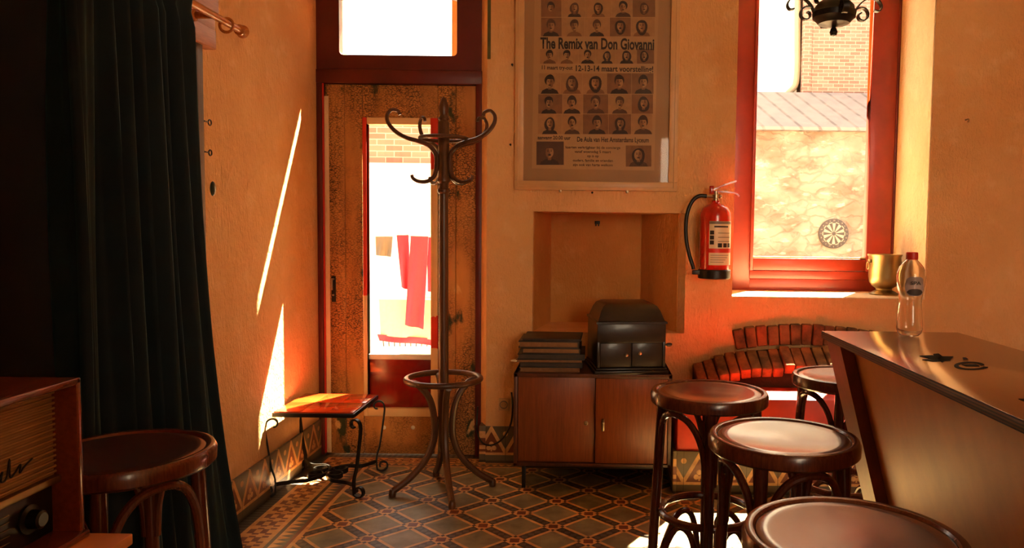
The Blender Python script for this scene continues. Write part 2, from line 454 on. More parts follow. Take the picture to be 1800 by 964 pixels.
    def build(s, name, mats, parent=None, loc=None, smooth=True, ang=35):
        bmesh.ops.remove_doubles(s.b, verts=s.b.verts, dist=1e-6)
        bmesh.ops.recalc_face_normals(s.b, faces=s.b.faces)
        me = bpy.data.meshes.new(name); s.b.to_mesh(me); s.b.free()
        if not isinstance(mats, (list, tuple)): mats = [mats]
        for m in mats: me.materials.append(M[m] if isinstance(m, str) else m)
        if smooth:
            for p in me.polygons: p.use_smooth = True
            me.set_sharp_from_angle(angle=R(ang))
        o = bpy.data.objects.new(name, me); COL.objects.link(o)
        if parent is not None: o.parent = parent
        if loc is not None: o.location = loc
        return o
def tag(o, label, cat, group=None, kind=None):
    o['label'] = label; o['category'] = cat
    if group: o['group'] = group
    if kind: o['kind'] = kind
    return o
def thing(name, label, cat, loc=(0, 0, 0), rz=0, group=None):
    o = bpy.data.objects.new(name, None); COL.objects.link(o); o.location = loc; o.rotation_euler = (0, 0, rz)
    o.empty_display_size = .1
    return tag(o, label, cat, group)
def struct(o): o['kind'] = 'structure'; return o
def copy_tree(o, parent=None):
    c = o.copy(); COL.objects.link(c)
    if parent is not None: c.parent = parent
    for ch in list(o.children): copy_tree(ch, c)
    return c
def spline(pts, n=8, closed=False):
    P = [Vector(p) for p in pts]; L = len(P); out = []
    segs = L if closed else L - 1
    for i in range(segs):
        g = (lambda k: P[k % L]) if closed else (lambda k: P[max(0, min(L - 1, k))])
        a, b, c, d = g(i - 1), g(i), g(i + 1), g(i + 2)
        for k in range(n):
            t = k / n
            out.append(.5 * ((2 * b) + (c - a) * t + (2 * a - 5 * b + 4 * c - d) * t * t + (3 * b - a - 3 * c + d) * t ** 3))
    if not closed: out.append(P[-1].copy())
    return out
def spiral(c, r0, r1, a0, a1, n=24):
    """2D spiral points about c"""
    return [(c[0] + (r0 + (r1 - r0) * k / n) * cos(a0 + (a1 - a0) * k / n), c[1] + (r0 + (r1 - r0) * k / n) * sin(a0 + (a1 - a0) * k / n)) for k in range(n + 1)]
DG = None
def text(name, body, mat, parent, loc, h, width=None, rot=(pi / 2, 0, 0), thick=.0004, align='LEFT', bold=0.0, shear=0):
    c = bpy.data.curves.new(name, 'FONT'); c.body = body; c.size = 1; c.extrude = 0; c.offset = bold; c.align_x = align; c.shear = shear; c.resolution_u = 3
    o = bpy.data.objects.new(name, c); COL.objects.link(o)
    me = bpy.data.meshes.new_from_object(o.evaluated_get(bpy.context.evaluated_depsgraph_get()))
    bpy.data.objects.remove(o); bpy.data.curves.remove(c)
    xs = [v.co.x for v in me.vertices]; ww = max(xs) - min(xs)
    sx = (width / ww) if width else h
    for v in me.vertices: v.co.x *= sx; v.co.y *= h
    me.materials.clear(); me.materials.append(M[mat])
    t = bpy.data.objects.new(name, me); COL.objects.link(t); t.parent = parent; t.location = loc; t.rotation_euler = rot
    return t

# ------------------------------------------------------------ setting
YW, YO, XL, XR, ZC = 4.13, 4.72, -1.535, 3.2, 3.1
YD = 4.25
def wall_cells(mb, xs, zs, holes, y0, y1):
    for i in range(len(xs) - 1):
        for k in range(len(zs) - 1):
            cx, cz = (xs[i] + xs[i + 1]) / 2, (zs[k] + zs[k + 1]) / 2
            if any(a < cx < b and c < cz < d for a, b, c, d in holes): continue
            mb.box(xs[i], xs[i + 1], y0, y1, zs[k], zs[k + 1])
def ring_plate(mb, inner, outer, y0, y1):
    a = [mb.b.verts.new((p[0], y0, p[1])) for p in inner]; b = [mb.b.verts.new((p[0], y1, p[1])) for p in inner]
    c = [mb.b.verts.new((p[0], y0, p[1])) for p in outer]; d = [mb.b.verts.new((p[0], y1, p[1])) for p in outer]
    n = len(inner)
    for i in range(n):
        j = (i + 1) % n
        mb._f([a[i], a[j], c[j], c[i]]); mb._f([b[i], b[j], d[j], d[i]]); mb._f([a[i], a[j], b[j], b[i]]); mb._f([c[i], c[j], d[j], d[i]])
    return mb

f = MB().box(-3.4, 3.6, -3.2, YO, -.12, 0)
struct(f.build('floor', 'floor', smooth=False))
struct(MB().box(-3.4, 3.6, -3.2, 4.32, ZC, ZC + .15).build('ceiling', 'ceiling', smooth=False))
NX0, NX1, NZ0, NZ1 = -.322, .512, .733, 1.392       # niche opening
WX0, WX1, WZ0, WZ1 = .77, 1.83, .937, 2.95           # window opening
DX1, DZ1 = -.575, 2.70                                # door opening (runs from the left wall)
b = MB()
wall_cells(b, [XL, DX1, NX0, NX1, WX0, WX1, XR], [0, NZ0, WZ0, NZ1, DZ1, WZ1, ZC],
           [(XL, DX1, 0, DZ1), (NX0, NX1, NZ0, NZ1), (WX0, WX1, WZ0, WZ1)], YW, 4.32)
wall_cells(b, [XL, DX1, NX0, NX1, WX0, WX1, XR], [0, NZ0, WZ0, NZ1, WZ1, 3.15, ZC + .2],
           [(XL, DX1, 0, 3.15), (NX0, NX1, NZ0, NZ1), (WX0, WX1, WZ0, WZ1)], 4.32, 4.58)
wall_cells(b, [XL, -1.52, -.85, WX0, WX1, XR], [0, WZ0, WZ1, 3.15, ZC + .2],
           [(-1.52, -.85, 0, 3.15), (WX0, WX1, WZ0, WZ1)], 4.58, YO)  # unseen outer jamb and head shaped to trim the sun through the door
# splayed cheeks of the niche
b.prism([(NX0, YW), (NX0, 4.58), (-.250, 4.58)], NZ1 - NZ0, depth_axis='z', off=NZ0)
b.prism([(NX1, YW), (.300, 4.58), (NX1, 4.58)], NZ1 - NZ0, depth_axis='z', off=NZ0)
# splayed reveal of the door
b.prism([(DX1, YW), (DX1, 4.30), (-.625, 4.30), (-.625, YD)], DZ1, depth_axis='z', off=0)
struct(b.build('wall_back', 'plaster', smooth=False))
b = MB().box(XL - .3, XL, -3.0, YO, 0, ZC)
struct(b.build('wall_left', 'plaster', smooth=False))
struct(MB().bbox(XL, XL + .016, -.4, 2.5, 0, 3.09, .003).build('wall_shade_sheet', 'darkshade'))  # dark sheet added over the plaster to paint in the corner's shade
struct(MB().box(XR, XR + .2, -3.0, YO, 0, ZC).build('wall_right', 'plaster', smooth=False))
b = MB()
wall_cells(b, [XL, 1.0, 2.4, XR], [0, 1.15, 2.65, ZC], [(1.0, 2.4, 1.15, 2.65)], -3.2, -3.0)
struct(b.build('wall_front', 'plaster', smooth=False))
struct(MB().box(XL, .40, -.62, -.5, 0, ZC).build('light_block_partition', 'plaster', smooth=False))  # unseen wall added to keep the rear lamp off the curtain side
struct(MB().box(XL, -.74, .25, .84, 0, ZC).build('light_block_pier', 'plaster', smooth=False))  # unseen block added to shade the near left corner
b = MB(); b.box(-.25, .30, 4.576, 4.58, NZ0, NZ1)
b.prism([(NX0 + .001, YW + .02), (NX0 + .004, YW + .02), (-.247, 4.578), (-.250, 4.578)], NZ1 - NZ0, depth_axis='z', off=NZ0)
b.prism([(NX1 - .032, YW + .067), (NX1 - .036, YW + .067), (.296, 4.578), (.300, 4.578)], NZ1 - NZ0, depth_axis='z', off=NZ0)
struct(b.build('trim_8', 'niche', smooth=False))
# green painted stripe up at the corner of the door recess
p = atY(861, 104, YW)
struct(MB().bbox(DX1, DX1 + .018, YW - .002, YW, p.z, 2.7, .0005).build('trim_1', 'greenpaint'))
# skirting tiles
struct(MB().bbox(XL, XL + .014, 2.0, YD - .02, 0, .205, .002).build('baseboard_left', 'skirt_y'))
struct(MB().bbox(DX1, NX0 + .9, YW - .014, YW, 0, .205, .002).build('baseboard_back', 'skirt_x'))
b = MB().bbox(-.612, DX1, YW, YD - .01, 0, .205, .002)
struct(b.build('baseboard_reveal', 'skirt_y'))

# window in the deep reveal
w1 = thing('window_1', 'tall red-painted window in a deep plaster reveal above the brick arch', 'window', (1.3, 4.58, WZ0)); del w1['category']
w1['kind'] = 'structure'
gx0, gx1, gz0, gz1 = .975, 1.655, 1.138, 2.86
def loc(mb_pts): return mb_pts
W = lambda x: x - 1.3
Zw = lambda z: z - WZ0
b = MB()
fy0, fy1 = 0.0, .10
b.bbox(W(.775), W(gx0 - .015), fy0, fy1, 0, 2.01, .004); b.bbox(W(gx1 + .155), W(1.826), fy0, fy1, 0, 2.01, .004)
b.bbox(W(gx0 - .02), W(gx1 + .16), fy0, fy1, 0, .075, .004); b.bbox(W(gx0 - .02), W(gx1 + .16), fy0 - .006, fy1, .075, .125, .004)
b.bbox(W(gx0 - .02), W(gx1 + .16), fy0, fy1, 1.95, 2.01, .004)
b.build('window_frame', 'redpaint', w1)
b = MB()
b.bbox(W(gx0 - .02), W(gx0), -.012, .06, .125, 1.95, .004); b.bbox(W(gx1), W(gx1 + .15), -.012, .06, .125, 1.95, .004)
b.bbox(W(gx0), W(gx1), -.012, .06, .128, gz0 - WZ0, .004); b.bbox(W(gx0), W(gx1), -.012, .06, gz1 - WZ0, 1.95, .004)
sash = b.build('sash', 'redpaint', w1)
MB().box(W(gx0 - .005), W(gx1 + .005), .022, .027, gz0 - WZ0 - .005, gz1 - WZ0 + .005).build('pane', 'glass', sash, smooth=False)
MB().bbox(W(gx0), W(gx1), -.004, .02, gz0 - WZ0, gz0 - WZ0 + .010, .002).build('glazing_bar', 'cream', sash)
# pale reveal and sill plaster
b = MB()
b.bbox(WX1 - .008, WX1, YW + .004, 4.575, WZ0, WZ1, .002)
struct(b.build('trim_2', 'cream'))
b = MB(); b.bbox(WX0, WX1, YW + .002, 4.578, WZ0 - .006, WZ0 + .006, .003)
struct(b.build('trim_3', 'cream'))
struct(MB().box(.95, 2.45, -3.14, -3.13, 1.1, 2.7).build('added_window', 'glass', smooth=False))  # unseen pane of the window added for the rear fill lamp

# door frame, transom and door leaf
b = MB()
b.bbox(XL, -1.505, 4.23, 4.31, 0, 2.10, .004); b.bbox(-.652, -.617, 4.23, 4.31, 0, 2.10, .004)
b.bbox(XL, -.617, 4.225, 4.31, 2.088, 2.165, .006)
b.bbox(XL, -.617, 4.297, 4.315, 2.05, 2.12, .001); b.bbox(XL, -1.47, 4.297, 4.315, 0, 2.1, .001); b.bbox(-.69, -.617, 4.297, 4.315, 0, 2.1, .001)
tx0, tx1, tz0, tz1 = -1.408, -.758, 2.245, 2.555
n = 10; inner = []
def arc(cx, cz, r, a0, a1, n=8): return [(cx + r * cos(a0 + (a1 - a0) * k / n), cz + r * sin(a0 + (a1 - a0) * k / n)) for k in range(n + 1)]
r_ = .022
inner += arc(tx0 + r_, tz0 + r_, r_, pi, 1.5 * pi, 5) + arc(tx1 - r_, tz0 + r_, r_, 1.5 * pi, 2 * pi, 5)
for k in range(13):
    x = tx1 - (tx1 - tx0) * k / 12; inner.append((x, tz1 + .045 * (1 - ((x - (tx0 + tx1) / 2) / ((tx1 - tx0) / 2)) ** 2)))
ox0, ox1, oz0, oz1 = XL, -.617, 2.165, 2.72
outer = []
for x, z in inner:
    cx, cz = (tx0 + tx1) / 2, (tz0 + tz1) / 2
    dx, dz = (x - cx) / ((tx1 - tx0) / 2), (z - cz) / ((tz1 - tz0) / 2)
    m_ = max(abs(dx), abs(dz)); dx /= m_; dz /= m_
    outer.append(((ox0 + ox1) / 2 + dx * (ox1 - ox0) / 2, (oz0 + oz1) / 2 + dz * (oz1 - oz0) / 2))
ring_plate(b, inner, outer, 4.24, 4.30)
dfm = b.build('trim_4', 'darkred'); struct(dfm)
MB().box(tx0 - .01, tx1 + .01, 4.268, 4.272, tz0 - .01, tz1 + .06).build('pane', 'glass', dfm, smooth=False)
# bright red rebate seen at the left edge of the leaf
struct(MB().bbox(-1.505, -1.496, 4.238, 4.25, .01, 2.09, .001).build('trim_5', 'labelred'))

d1 = bpy.data.objects.new('door_1', None); COL.objects.link(d1); d1.location = (-1.08, YD, 0); d1['kind'] = 'structure'
d1['label'] = 'old panel door with crackled brown paint and a long narrow glass light'
D = lambda x: x + 1.08
lx0, lx1 = -1.494, -.652
q0, q1 = -1.285, -.865          # inner edge of stiles
def planks(name, x0, x1, z0, z1, y0=0, y1=.045, splits=()):
    b = MB(); e = [x0] + list(splits) + [x1]
    for i in range(len(e) - 1): b.bbox(D(e[i]) + .0012, D(e[i + 1]) - .0012, y0, y1, z0, z1, .003)
    return b.build(name, 'crackle', d1)
planks('stile', lx0, q0, .004, 2.085, splits=(-1.385,)); planks('stile', q1, lx1, .004, 2.085, splits=(-.765,))
planks('top_rail', q0, q1, 1.905, 2.085); planks('bottom_rail', q0, q1, .004, .222, y0=.004)
gx0, gx1, gz0, gz1 = -1.262, -.905, .268, 1.868
b = MB()
b.bbox(D(q0), D(gx0), -.006, .05, .222, 1.905, .003); b.bbox(D(gx1), D(q1), -.006, .05, .222, 1.905, .003)
b.bbox(D(gx0), D(gx1), -.006, .05, .222, gz0, .003); b.bbox(D(gx0), D(gx1), -.006, .05, gz1, 1.905, .003)
# bead must evaluate in world x: bake world offset into mesh by parenting at its own location
gb = b.build('glazing_bead', 'glazing', d1)
for v in gb.data.vertices: v.co.x -= 1.08
gb.location.x = 1.08
MB().box(D(gx0) - .004, D(gx1) + .004, .022, .026, gz0, gz1).build('pane', 'glass', d1, smooth=False)
MB().bbox(D(gx0), D(gx1), .014, .045, .545, .575, .003).build('glazing_bar', 'white', d1)
MB().bbox(D(gx0), D(gx1), .028, .04, gz0, .545, .002).build('kick_panel', 'redpane', d1)
p = atY(587, 500, YD); hx, hz = p.x + 1.08, p.z
hp = MB().bbox(hx - .012, hx + .012, -.006, 0, hz - .10, hz + .045, .002).build('lock_plate', 'iron', d1)
b = MB(); b.tube([(hx, -.006, hz + .03), (hx, -.03, hz + .03), (hx, -.036, hz + .02), (hx, -.036, hz - .03)], .006); b.sphere((hx, -.012, hz - .06), .006)
b.build('door_handle', 'steel', hp)
for xx in (675, 726):
    p = atY(xx, 752, YD); MB().sphere((p.x + 1.08, .0, p.z), .012, sc=(1, .3, 1)).build('paint_blob', 'white', d1)
MB().bbox(D(lx0) - .002, D(lx0) + .022, -.004, .02, .01, 2.02, .001).build('edge_strip', 'cream', d1)

# casing of the curtained door in the left wall
b = MB()
b.bbox(XL, XL + .035, 2.86, 2.945, 0, 1.99, .004); b.bbox(XL + .02, XL + .045, 2.86, 2.90, 0, 1.96, .003)
struct(b.build('trim_6', 'casing'))
b = MB(); b.bbox(XL, XL + .05, 1.9, 3.02, 1.985, 2.06, .004); b.bbox(XL, XL + .042, 1.9, 3.03, 2.06, 2.12, .003); b.bbox(XL, XL + .06, 1.9, 3.025, 2.12, 2.24, .004)
struct(b.build('trim_7', 'cornice'))

# ------------------------------------------------------------ masonry hearth below the window
hearth = thing('masonry_hearth', 'low red plastered ledge with tile skirting and a curved arch of old bricks', 'hearth', (1.35, 3.95, 0))
Hx = lambda x: x - 1.35
Hy = lambda y: y - 3.95
b = MB(); b.bbox(Hx(.43), Hx(2.6), Hy(3.68), Hy(YW - .001), .0, .475, .012)
b.build('ledge', 'hearth', hearth)
sk = MB().bbox(.43, 2.6, 3.664, 3.68, 0, .213, .002).build('tile_skirting', 'skirt_x', hearth); sk.location = (-1.35, -3.95, 0)
sk2 = MB().bbox(.412, .43, 3.665, YW - .015, 0, .213, .002).build('tile_skirting', 'skirt_y', hearth); sk2.location = (-1.35, -3.95, 0)
random.seed(3)
def brick_row(name, path, nb, along, ln, th, mat, parent, tilt, yoff, proud):
    b = MB(); pts = path; 
    L = [0]
    for i in range(1, len(pts)): L.append(L[-1] + (pts[i] - pts[i - 1]).length)
    for k in range(nb):
        s = L[-1] * (k + .5) / nb
        i = max(j for j in range(len(L)) if L[j] <= s); i = min(i, len(pts) - 2)
        f = (s - L[i]) / (L[i + 1] - L[i]); c = pts[i].lerp(pts[i + 1], f); tg = (pts[i + 1] - pts[i]).normalized()
        ang = -math.atan2(tg.z, tg.x) + random.uniform(-.04, .04)
        wd = L[-1] / nb * .9
        m = Matrix.Translation(c - Vector((1.35, 3.95, 0))) @ Matrix.Rotation(ang * along, 4, 'Y') @ Matrix.Rotation(tilt + random.uniform(-.05, .05), 4, 'X')
        h = ln * random.uniform(.93, 1.05); dy = random.uniform(-.010, .008)
        b.mi = random.choice((0, 0, 1))
        b.bbox(-wd / 2, wd / 2, -proud + dy, proud + dy, -h / 2, h / 2, .007, mat=m)
    return b.build(name, ['brick', 'brick2'], parent, ang=60)
up = [atY(x, y, YW - .016) for x, y in ((1290, 598), (1325, 592), (1365, 589), (1400, 588), (1450, 590), (1520, 598), (1600, 618))]
brick_row('brick_arch', spline(up, 6), 16, 1, .112, .03, 'brick', hearth, 0, 0, .022)
lo = [atY(x, y, 4.02) for x, y in ((1222, 664), (1258, 653), (1292, 645), (1330, 639), (1370, 636), (1420, 634), (1480, 634), (1560, 640), (1640, 650))]
brick_row('brick_course', spline(lo, 6), 22, .6, .165, .05, 'brick', hearth, R(-60), 0, .030)
b = MB()   # mortar bed under the sloping course
for i, (xa, za) in enumerate([]): pass
lo2 = spline(lo, 4)
rows = []
for p in lo2:
    x = p.x - 1.35
    rows.append([Vector((x, Hy(3.955), .455)), Vector((x, Hy(3.975), max(.458, p.z - .075))), Vector((x, Hy(4.10), max(.46, p.z + .045))), Vector((x, Hy(YW), max(.462, p.z + .05))), Vector((x, Hy(YW), .455))])
b.loops(rows); b.build('mortar_bed', 'mortar', hearth)

# ------------------------------------------------------------ framed poster
def poster():
    YP = YW - .002
    c0 = atY(905, 333, YP); c1 = atY(1189, 338, YP)
    X0, X1, Z0, Z1 = c0.x, c1.x, (c0.z + c1.z) / 2, 2.70
    cx = (X0 + X1) / 2
    t = thing('framed_poster', 'large pale-framed theatre poster with rows of portrait photographs hanging above the wall niche', 'poster', (cx, YP, Z0))
    w, h = X1 - X0, Z1 - Z0; fw = .048
    b = MB(); 
    for a in ((-w / 2, w / 2, 0, fw), (-w / 2, w / 2, h - fw, h)): b.bbox(a[0], a[1], -.032, 0, a[2], a[3], .004)
    for a in ((-w / 2, -w / 2 + fw), (w / 2 - fw, w / 2)): b.bbox(a[0], a[1], -.032, 0, fw - .001, h - fw + .001, .004)
    for a in ((-w / 2 + .023, w / 2 - .023, .014, .022),): b.bbox(a[0], a[1], -.036, -.03, a[2], a[3], .002)
    for s in (-1, 1): b.bbox(s * (w / 2 - .018) - .004, s * (w / 2 - .018) + .004, -.036, -.03, .014, h - .014, .002)
    fr = b.build('picture_frame', 'framewood', t)
    MB().box(-w / 2 + fw - .003, w / 2 - fw + .003, -.009, -.003, fw - .003, h - fw).build('backing_board', 'backing', t, smooth=False)
    def L(x, y):
        p = atY(x, y, YP - .0105); return (p.x - cx, p.z - Z0)
    a0, a1, a2, a3 = L(940, 0), L(1158, 0), L(1150, 300), L(935, 296)
    sh = MB().prism([(a3[0], a3[1]), (a2[0], a2[1]), (a1[0], h - fw - .01), (a0[0], h - fw - .01)], .0012, off=-.0105).build('poster_sheet', 'paper', t, smooth=False)
    MB().box(-w / 2 + fw - .003, w / 2 - fw + .003, -.020, -.018, fw - .003, h - fw).build('cover_glass', 'pglass', t, smooth=False)
    b = MB(); yb = -.0112
    def quad(x0, y0, x1, y1, m, y):
        b.mi = m; P = [L(x0, y0), L(x1, y0), L(x1, y1), L(x0, y1)]; b._f([b.b.verts.new((p[0], y, p[1])) for p in P])
    def ell(cx_, cy_, rx, ry, m, y, a0=0, a1=2 * pi, n=18, wob=0):
        b.mi = m; P = []
        for k in range(n):
            a = a0 + (a1 - a0) * k / (n if a1 - a0 > 6 else n - 1); q = 1 + wob * sin(3 * a + cx_)
            P.append(L(cx_ + rx * cos(a) * q, cy_ + ry * sin(a) * q))
        b._f([b.b.verts.new((p[0], y, p[1])) for p in P])
    random.seed(11)
    def portrait(x0, y0, x1, y1, bgm=None):
        w_, h_ = x1 - x0, y1 - y0; 
        quad(x0, y0, x1, y1, bgm if bgm is not None else random.choice((0, 0, 1)), yb)
        c = (x0 + x1) / 2 + random.uniform(-.08, .08) * w_; s = h_ / 40 * random.uniform(.92, 1.08)
        hy = y0 + h_ * .42; dark = random.choice((2, 3, 3)); top = random.choice((1, 2, 3))
        # shoulders
        b.mi = top; P = [L(max(x0, c - 17 * s), y1), L(max(x0, c - 14 * s), y1 - 6 * s), L(c - 6 * s, y1 - 10 * s), L(c + 6 * s, y1 - 10 * s), L(min(x1, c + 14 * s), y1 - 6 * s), L(min(x1, c + 17 * s), y1)]
        b._f([b.b.verts.new((p[0], yb - .0002, p[1])) for p in P])
        long = random.random() < .45; sd = random.choice((-1, 1))
        if long: ell(c, hy + 4 * s, 11.5 * s, 15.5 * s, dark, yb - .0004, wob=.05)
        else: ell(c, hy - 3 * s, 9.5 * s, 11 * s, dark, yb - .0004, wob=.04)
        quad(c - 3 * s, hy + 6 * s, c + 3 * s, y1 - 8 * s, 1, yb - .0005)
        ell(c + random.uniform(-1, 1) * s, hy + 1.5 * s, 6.8 * s, 9.5 * s, 0, yb - .0006)
        ell(c + 3.2 * s * sd, hy + 2 * s, 3.6 * s, 8.4 * s, 1, yb - .0007)
        for e in (-1, 1):
            ell(c + e * 2.8 * s, hy - .5 * s, 1.4 * s, .8 * s, 3, yb - .0008, n=8); quad(c + e * 2.8 * s - 1.8 * s, hy - 3 * s, c + e * 2.8 * s + 1.8 * s, hy - 2.3 * s, 2, yb - .0008)
        quad(c - .7 * s, hy + .5 * s, c + .9 * s, hy + 3 * s, 1, yb - .0008)
        ell(c, hy + 6 * s, 2.6 * s, 1.2 * s if random.random() < .6 else 2 * s, 3, yb - .0008, n=10)
        if random.random() < .7:
            b.mi = dark; P = [L(c + 7.5 * s * cos(a), hy - 5 * s + 5.5 * s * sin(a)) for a in [pi + pi * k / 8 for k in range(9)]]
            b._f([b.b.verts.new((p[0], yb - .0009, p[1])) for p in P])
    def row(x0, x1, y0, y1, n):
        e = [x0 + (x1 - x0) * (k + (random.uniform(-.1, .1) if 0 < k < n else 0)) / n for k in range(n + 1)]
        for k in range(n): portrait(e[k] + .3, y0, e[k + 1] - .3, y1)
    row(951, 1152, -38, -1, 5); row(951, 1152, 0, 30, 5); row(951, 1151, 31, 64, 5); row(949, 1150, 86, 112, 6)
    row(947, 1149, 129, 165, 5); row(946, 1148, 166, 200, 5); row(945, 1147, 201, 236, 5)
    portrait(943, 249, 991, 290, 2); portrait(1100, 256, 1145, 293)
    b.build('printed_portraits', ['tone0', 'tone1', 'tone2', 'tone3'], sh, smooth=False)
    def tx(s, xl, xr, yb_, hpx, bold=.0):
        a = L(xl, yb_); c = L(xr, yb_); ww = c[0] - a[0]; hh = hpx * 4.13 / F_PX * 1.38
        text('printed_line', s, 'ink', sh, (a[0], yb - .0012, a[1]), hh, ww, rot=(pi / 2, R(.0), 0), bold=bold)
    tx('The Remix van Don Giovanni', 950, 1150, 85, 19, .03)
    tx('11 maart try-out', 951, 1005, 122, 7, .012); tx('12-13-14 maart voorstelling!', 1010, 1146, 125, 10, .02)
    tx('aanvang 20.00 uur', 945, 1003, 245, 6.5, .02); tx('De Aula van Het Amsterdams Lyceum', 1014, 1140, 249, 8.5, .02)
    for i, s in enumerate(('kaarten verkrijgbaar bij de concierge', 'vanaf woensdag 5 maart', 'op is op', 'ouders, familie en vrienden', 'zijn ook van harte welkom')):
        hw = (48, 32, 10, 35, 35)[i]; tx(s, 1042 - hw, 1042 + hw, 261 + i * 7.7, 4.6, .01)
    for xx in (985, 1102):
        p = atY(xx, 338, YP); MB().bbox(p.x - cx - .008, p.x - cx + .008, -.03, -.022, -.012, .012, .002).build('mounting_clip', 'steel', t)
poster()

# small wall fixings
def nail(x, y, label, r=.006):
    p = atY(x, y, YW); b = MB(); b.tube([(0, 0, 0), (0, -.02, .003)], .003); b.sphere((0, -.022, .003), r, sc=(1, .5, 1))
    tag(b.build('nail', 'iron', loc=p), label, 'nail')
nail(901, 116, 'small nail in the wall left of the poster, the upper one'); nail(898, 256, 'small nail in the wall left of the poster, the lower one')
nail(1041, 340, 'small nail just under the middle of the poster frame')
p = atY(1697, 211, YW); b = MB(); b.tube([(0, 0, 0), (0, -.03, 0)], .004); b.tube(spline([(0, -.03, 0), (.0, -.038, -.006), (0, -.034, -.016), (0, -.026, -.012)], 5), .003)
tag(b.build('wall_hook', 'brass', loc=p), 'tiny brass hook in the wall right of the red window', 'hook')
p = atY(1050, 392, 4.575); b = MB(); b.bbox(-.016, .016, -.012, 0, -.008, .012, .003); b.bbox(-.012, -.004, -.016, -.003, -.02, -.002, .002); b.bbox(.004, .012, -.016, -.003, -.02, -.002, .002)
tag(b.build('wall_clip', 'iron', loc=p), 'small dark metal clip high on the back of the niche', 'clip')
for yy, w_ in ((212, 'upper'), (266, 'lower')):
    p = atX(356, yy, XL + .035); p.y = 2.93
    b = MB(); b.tube([(0, 0, 0), (.0, .03, 0)], .0025); b.tube([(0, .042 + .011 * cos(a), .011 * sin(a)) for a in [2 * pi * k / 16 for k in range(16)]], .0028, n=6, closed=True)
    b.tube([(-.03, 0, 0), (0, 0, 0)], .004)
    tag(b.build('ring_hook', 'iron', loc=(XL + .035, 2.945, p.z)), 'small iron ring hook beside the curtain, the %s of two' % w_, 'hook')
p = atX(374, 332, XL)
b = MB(); b.sphere((0, 0, 0), .030, sc=(.3, .75, 1.0), n=20)
tag(b.build('enamel_knob', 'green', loc=p), 'small dark green oval knob on the left wall beside the curtain', 'knob')

# socket and cable
p = atY(886, 711, YW)
t = thing('wall_socket', 'square cream wall socket beside the cabinet', 'socket', p)
b = MB(); b.bbox(-.029, .029, -.012, 0, -.034, .034, .004); b.build('plate', 'bakelite', t)
b = MB(); b.lathe([(.0225, 0), (.0225, .005), (.018, .005), (.0175, -.004), (0, -.004)], mat=Matrix.Translation((0, -.012, 0)) @ Matrix.Rotation(R(90), 4, 'X'), cap=False)
b.build('inset', 'labelgrey', t)
b = MB(); 
for s in (-1, 1): b.sphere((s * .0095, -.0095, 0), .003)
b.build('contact_hole', 'black', t)
pp = [atY(x, y, Y) for x, y, Y in ((899, 690, 4.06), (901, 715, 4.05), (898, 745, 4.06), (885, 770, 4.08), (868, 782, 4.09), (853, 782, 4.1), (843, 772, 4.12), (838, 750, 4.20), (840, 715, 4.21))]
tag(MB().tube(spline(pp, 8), .005, 8).build('power_cable', 'black'), 'black power cable sagging along the wall beside the socket', 'cable')

# ------------------------------------------------------------ curtain, rod
RX, RZ = XL + .135, None
e = atX(425, 55, RX); RZ = e.z; RY = e.y
t = thing('curtain_rod', 'varnished wooden curtain rod with turned end knob above the dark curtain', 'curtain rod', (RX, 2.4, RZ))
MB().tube([(0, -.75, 0), (0, RY - 2.4 - .02, 0)], .014, 16).build('rod', 'rod', t)
b = MB(); b.lathe([(.014, 0), (.021, .006), (.022, .014), (.016, .018), (.024, .028), (.026, .038), (.02, .05), (.008, .056), (0, .057)], mat=Matrix.Translation((0, RY - 2.4 - .03, 0)) @ Matrix.Rotation(R(-90), 4, 'X'), cap=False)
b.build('finial', 'rod', t)
b = MB(); b.lathe([(.012, 0), (.013, .06), (.022, .064), (.022, .085)], mat=Matrix.Translation((-.005, .43, 0)) @ Matrix.Rotation(R(-90), 4, 'Y')); b.build('bracket', 'rod', t)
ring_p = atX(398, 42, RX)
b = MB(); b.tube([(.026 * cos(a), 0, .026 * sin(a) - .010) for a in [2 * pi * k / 24 for k in range(24)]], .0055, 8, closed=True)
tag(b.build('curtain_ring', 'rod', loc=(RX, ring_p.y, RZ)), 'loose wooden curtain ring near the rod end, clear of the curtain', 'curtain ring')
# cloth: pleated sheet, three faces thick
def curtain():
    t = thing('curtain', 'long dark teal velvet curtain gathered in vertical folds on the wooden rod', 'curtain', (RX, 2.4, 0))
    NS, NZ = 260, 40; top = RZ + .035; rows_f = []
    rnd = random.Random(5)
    ph = [rnd.uniform(-.5, .5) for _ in range(20)]
    def pt(i, k, off):
        s = i / NS; v = k / NZ; z = .025 + (top - .025) * v
        y0 = 1.93 + .05 * (1 - v); y1 = 2.575 + .25 * (1 - v) ** 2.2
        y = y0 + (y1 - y0) * s + .012 * sin(s * 31 + 3 * v)
        a = .048 * (1 - .5 * v ** 4)
        nf = 9
        q = s * nf * 2 * pi
        x = a * (sin(q + ph[int(s * 10)] * .0 + .5 * sin(2.3 * v + s * 9)) + .35 * sin(q * 2.17 + 1.3 * (1 - v)) + .22 * sin(q * .43 + 2 * v))
        pin = max(0, 1 - abs(v - .955) / .03)
        x *= 1 - .45 * pin
        x += .018 + .06 * (1 - v) * s + .034 * v ** 3
        return Vector((x + off, y - 2.4, z))
    b = MB(); g = [[b.b.verts.new(pt(i, k, 0)) for k in range(NZ + 1)] for i in range(NS + 1)]
    for i in range(NS):
        for k in range(NZ): b._f([g[i][k], g[i + 1][k], g[i + 1][k + 1], g[i][k + 1]])
    o = b.build('cloth', 'curtain', t, ang=80)
    m = o.modifiers.new('thickness', 'SOLIDIFY'); m.thickness = .003; m.offset = 0
curtain()

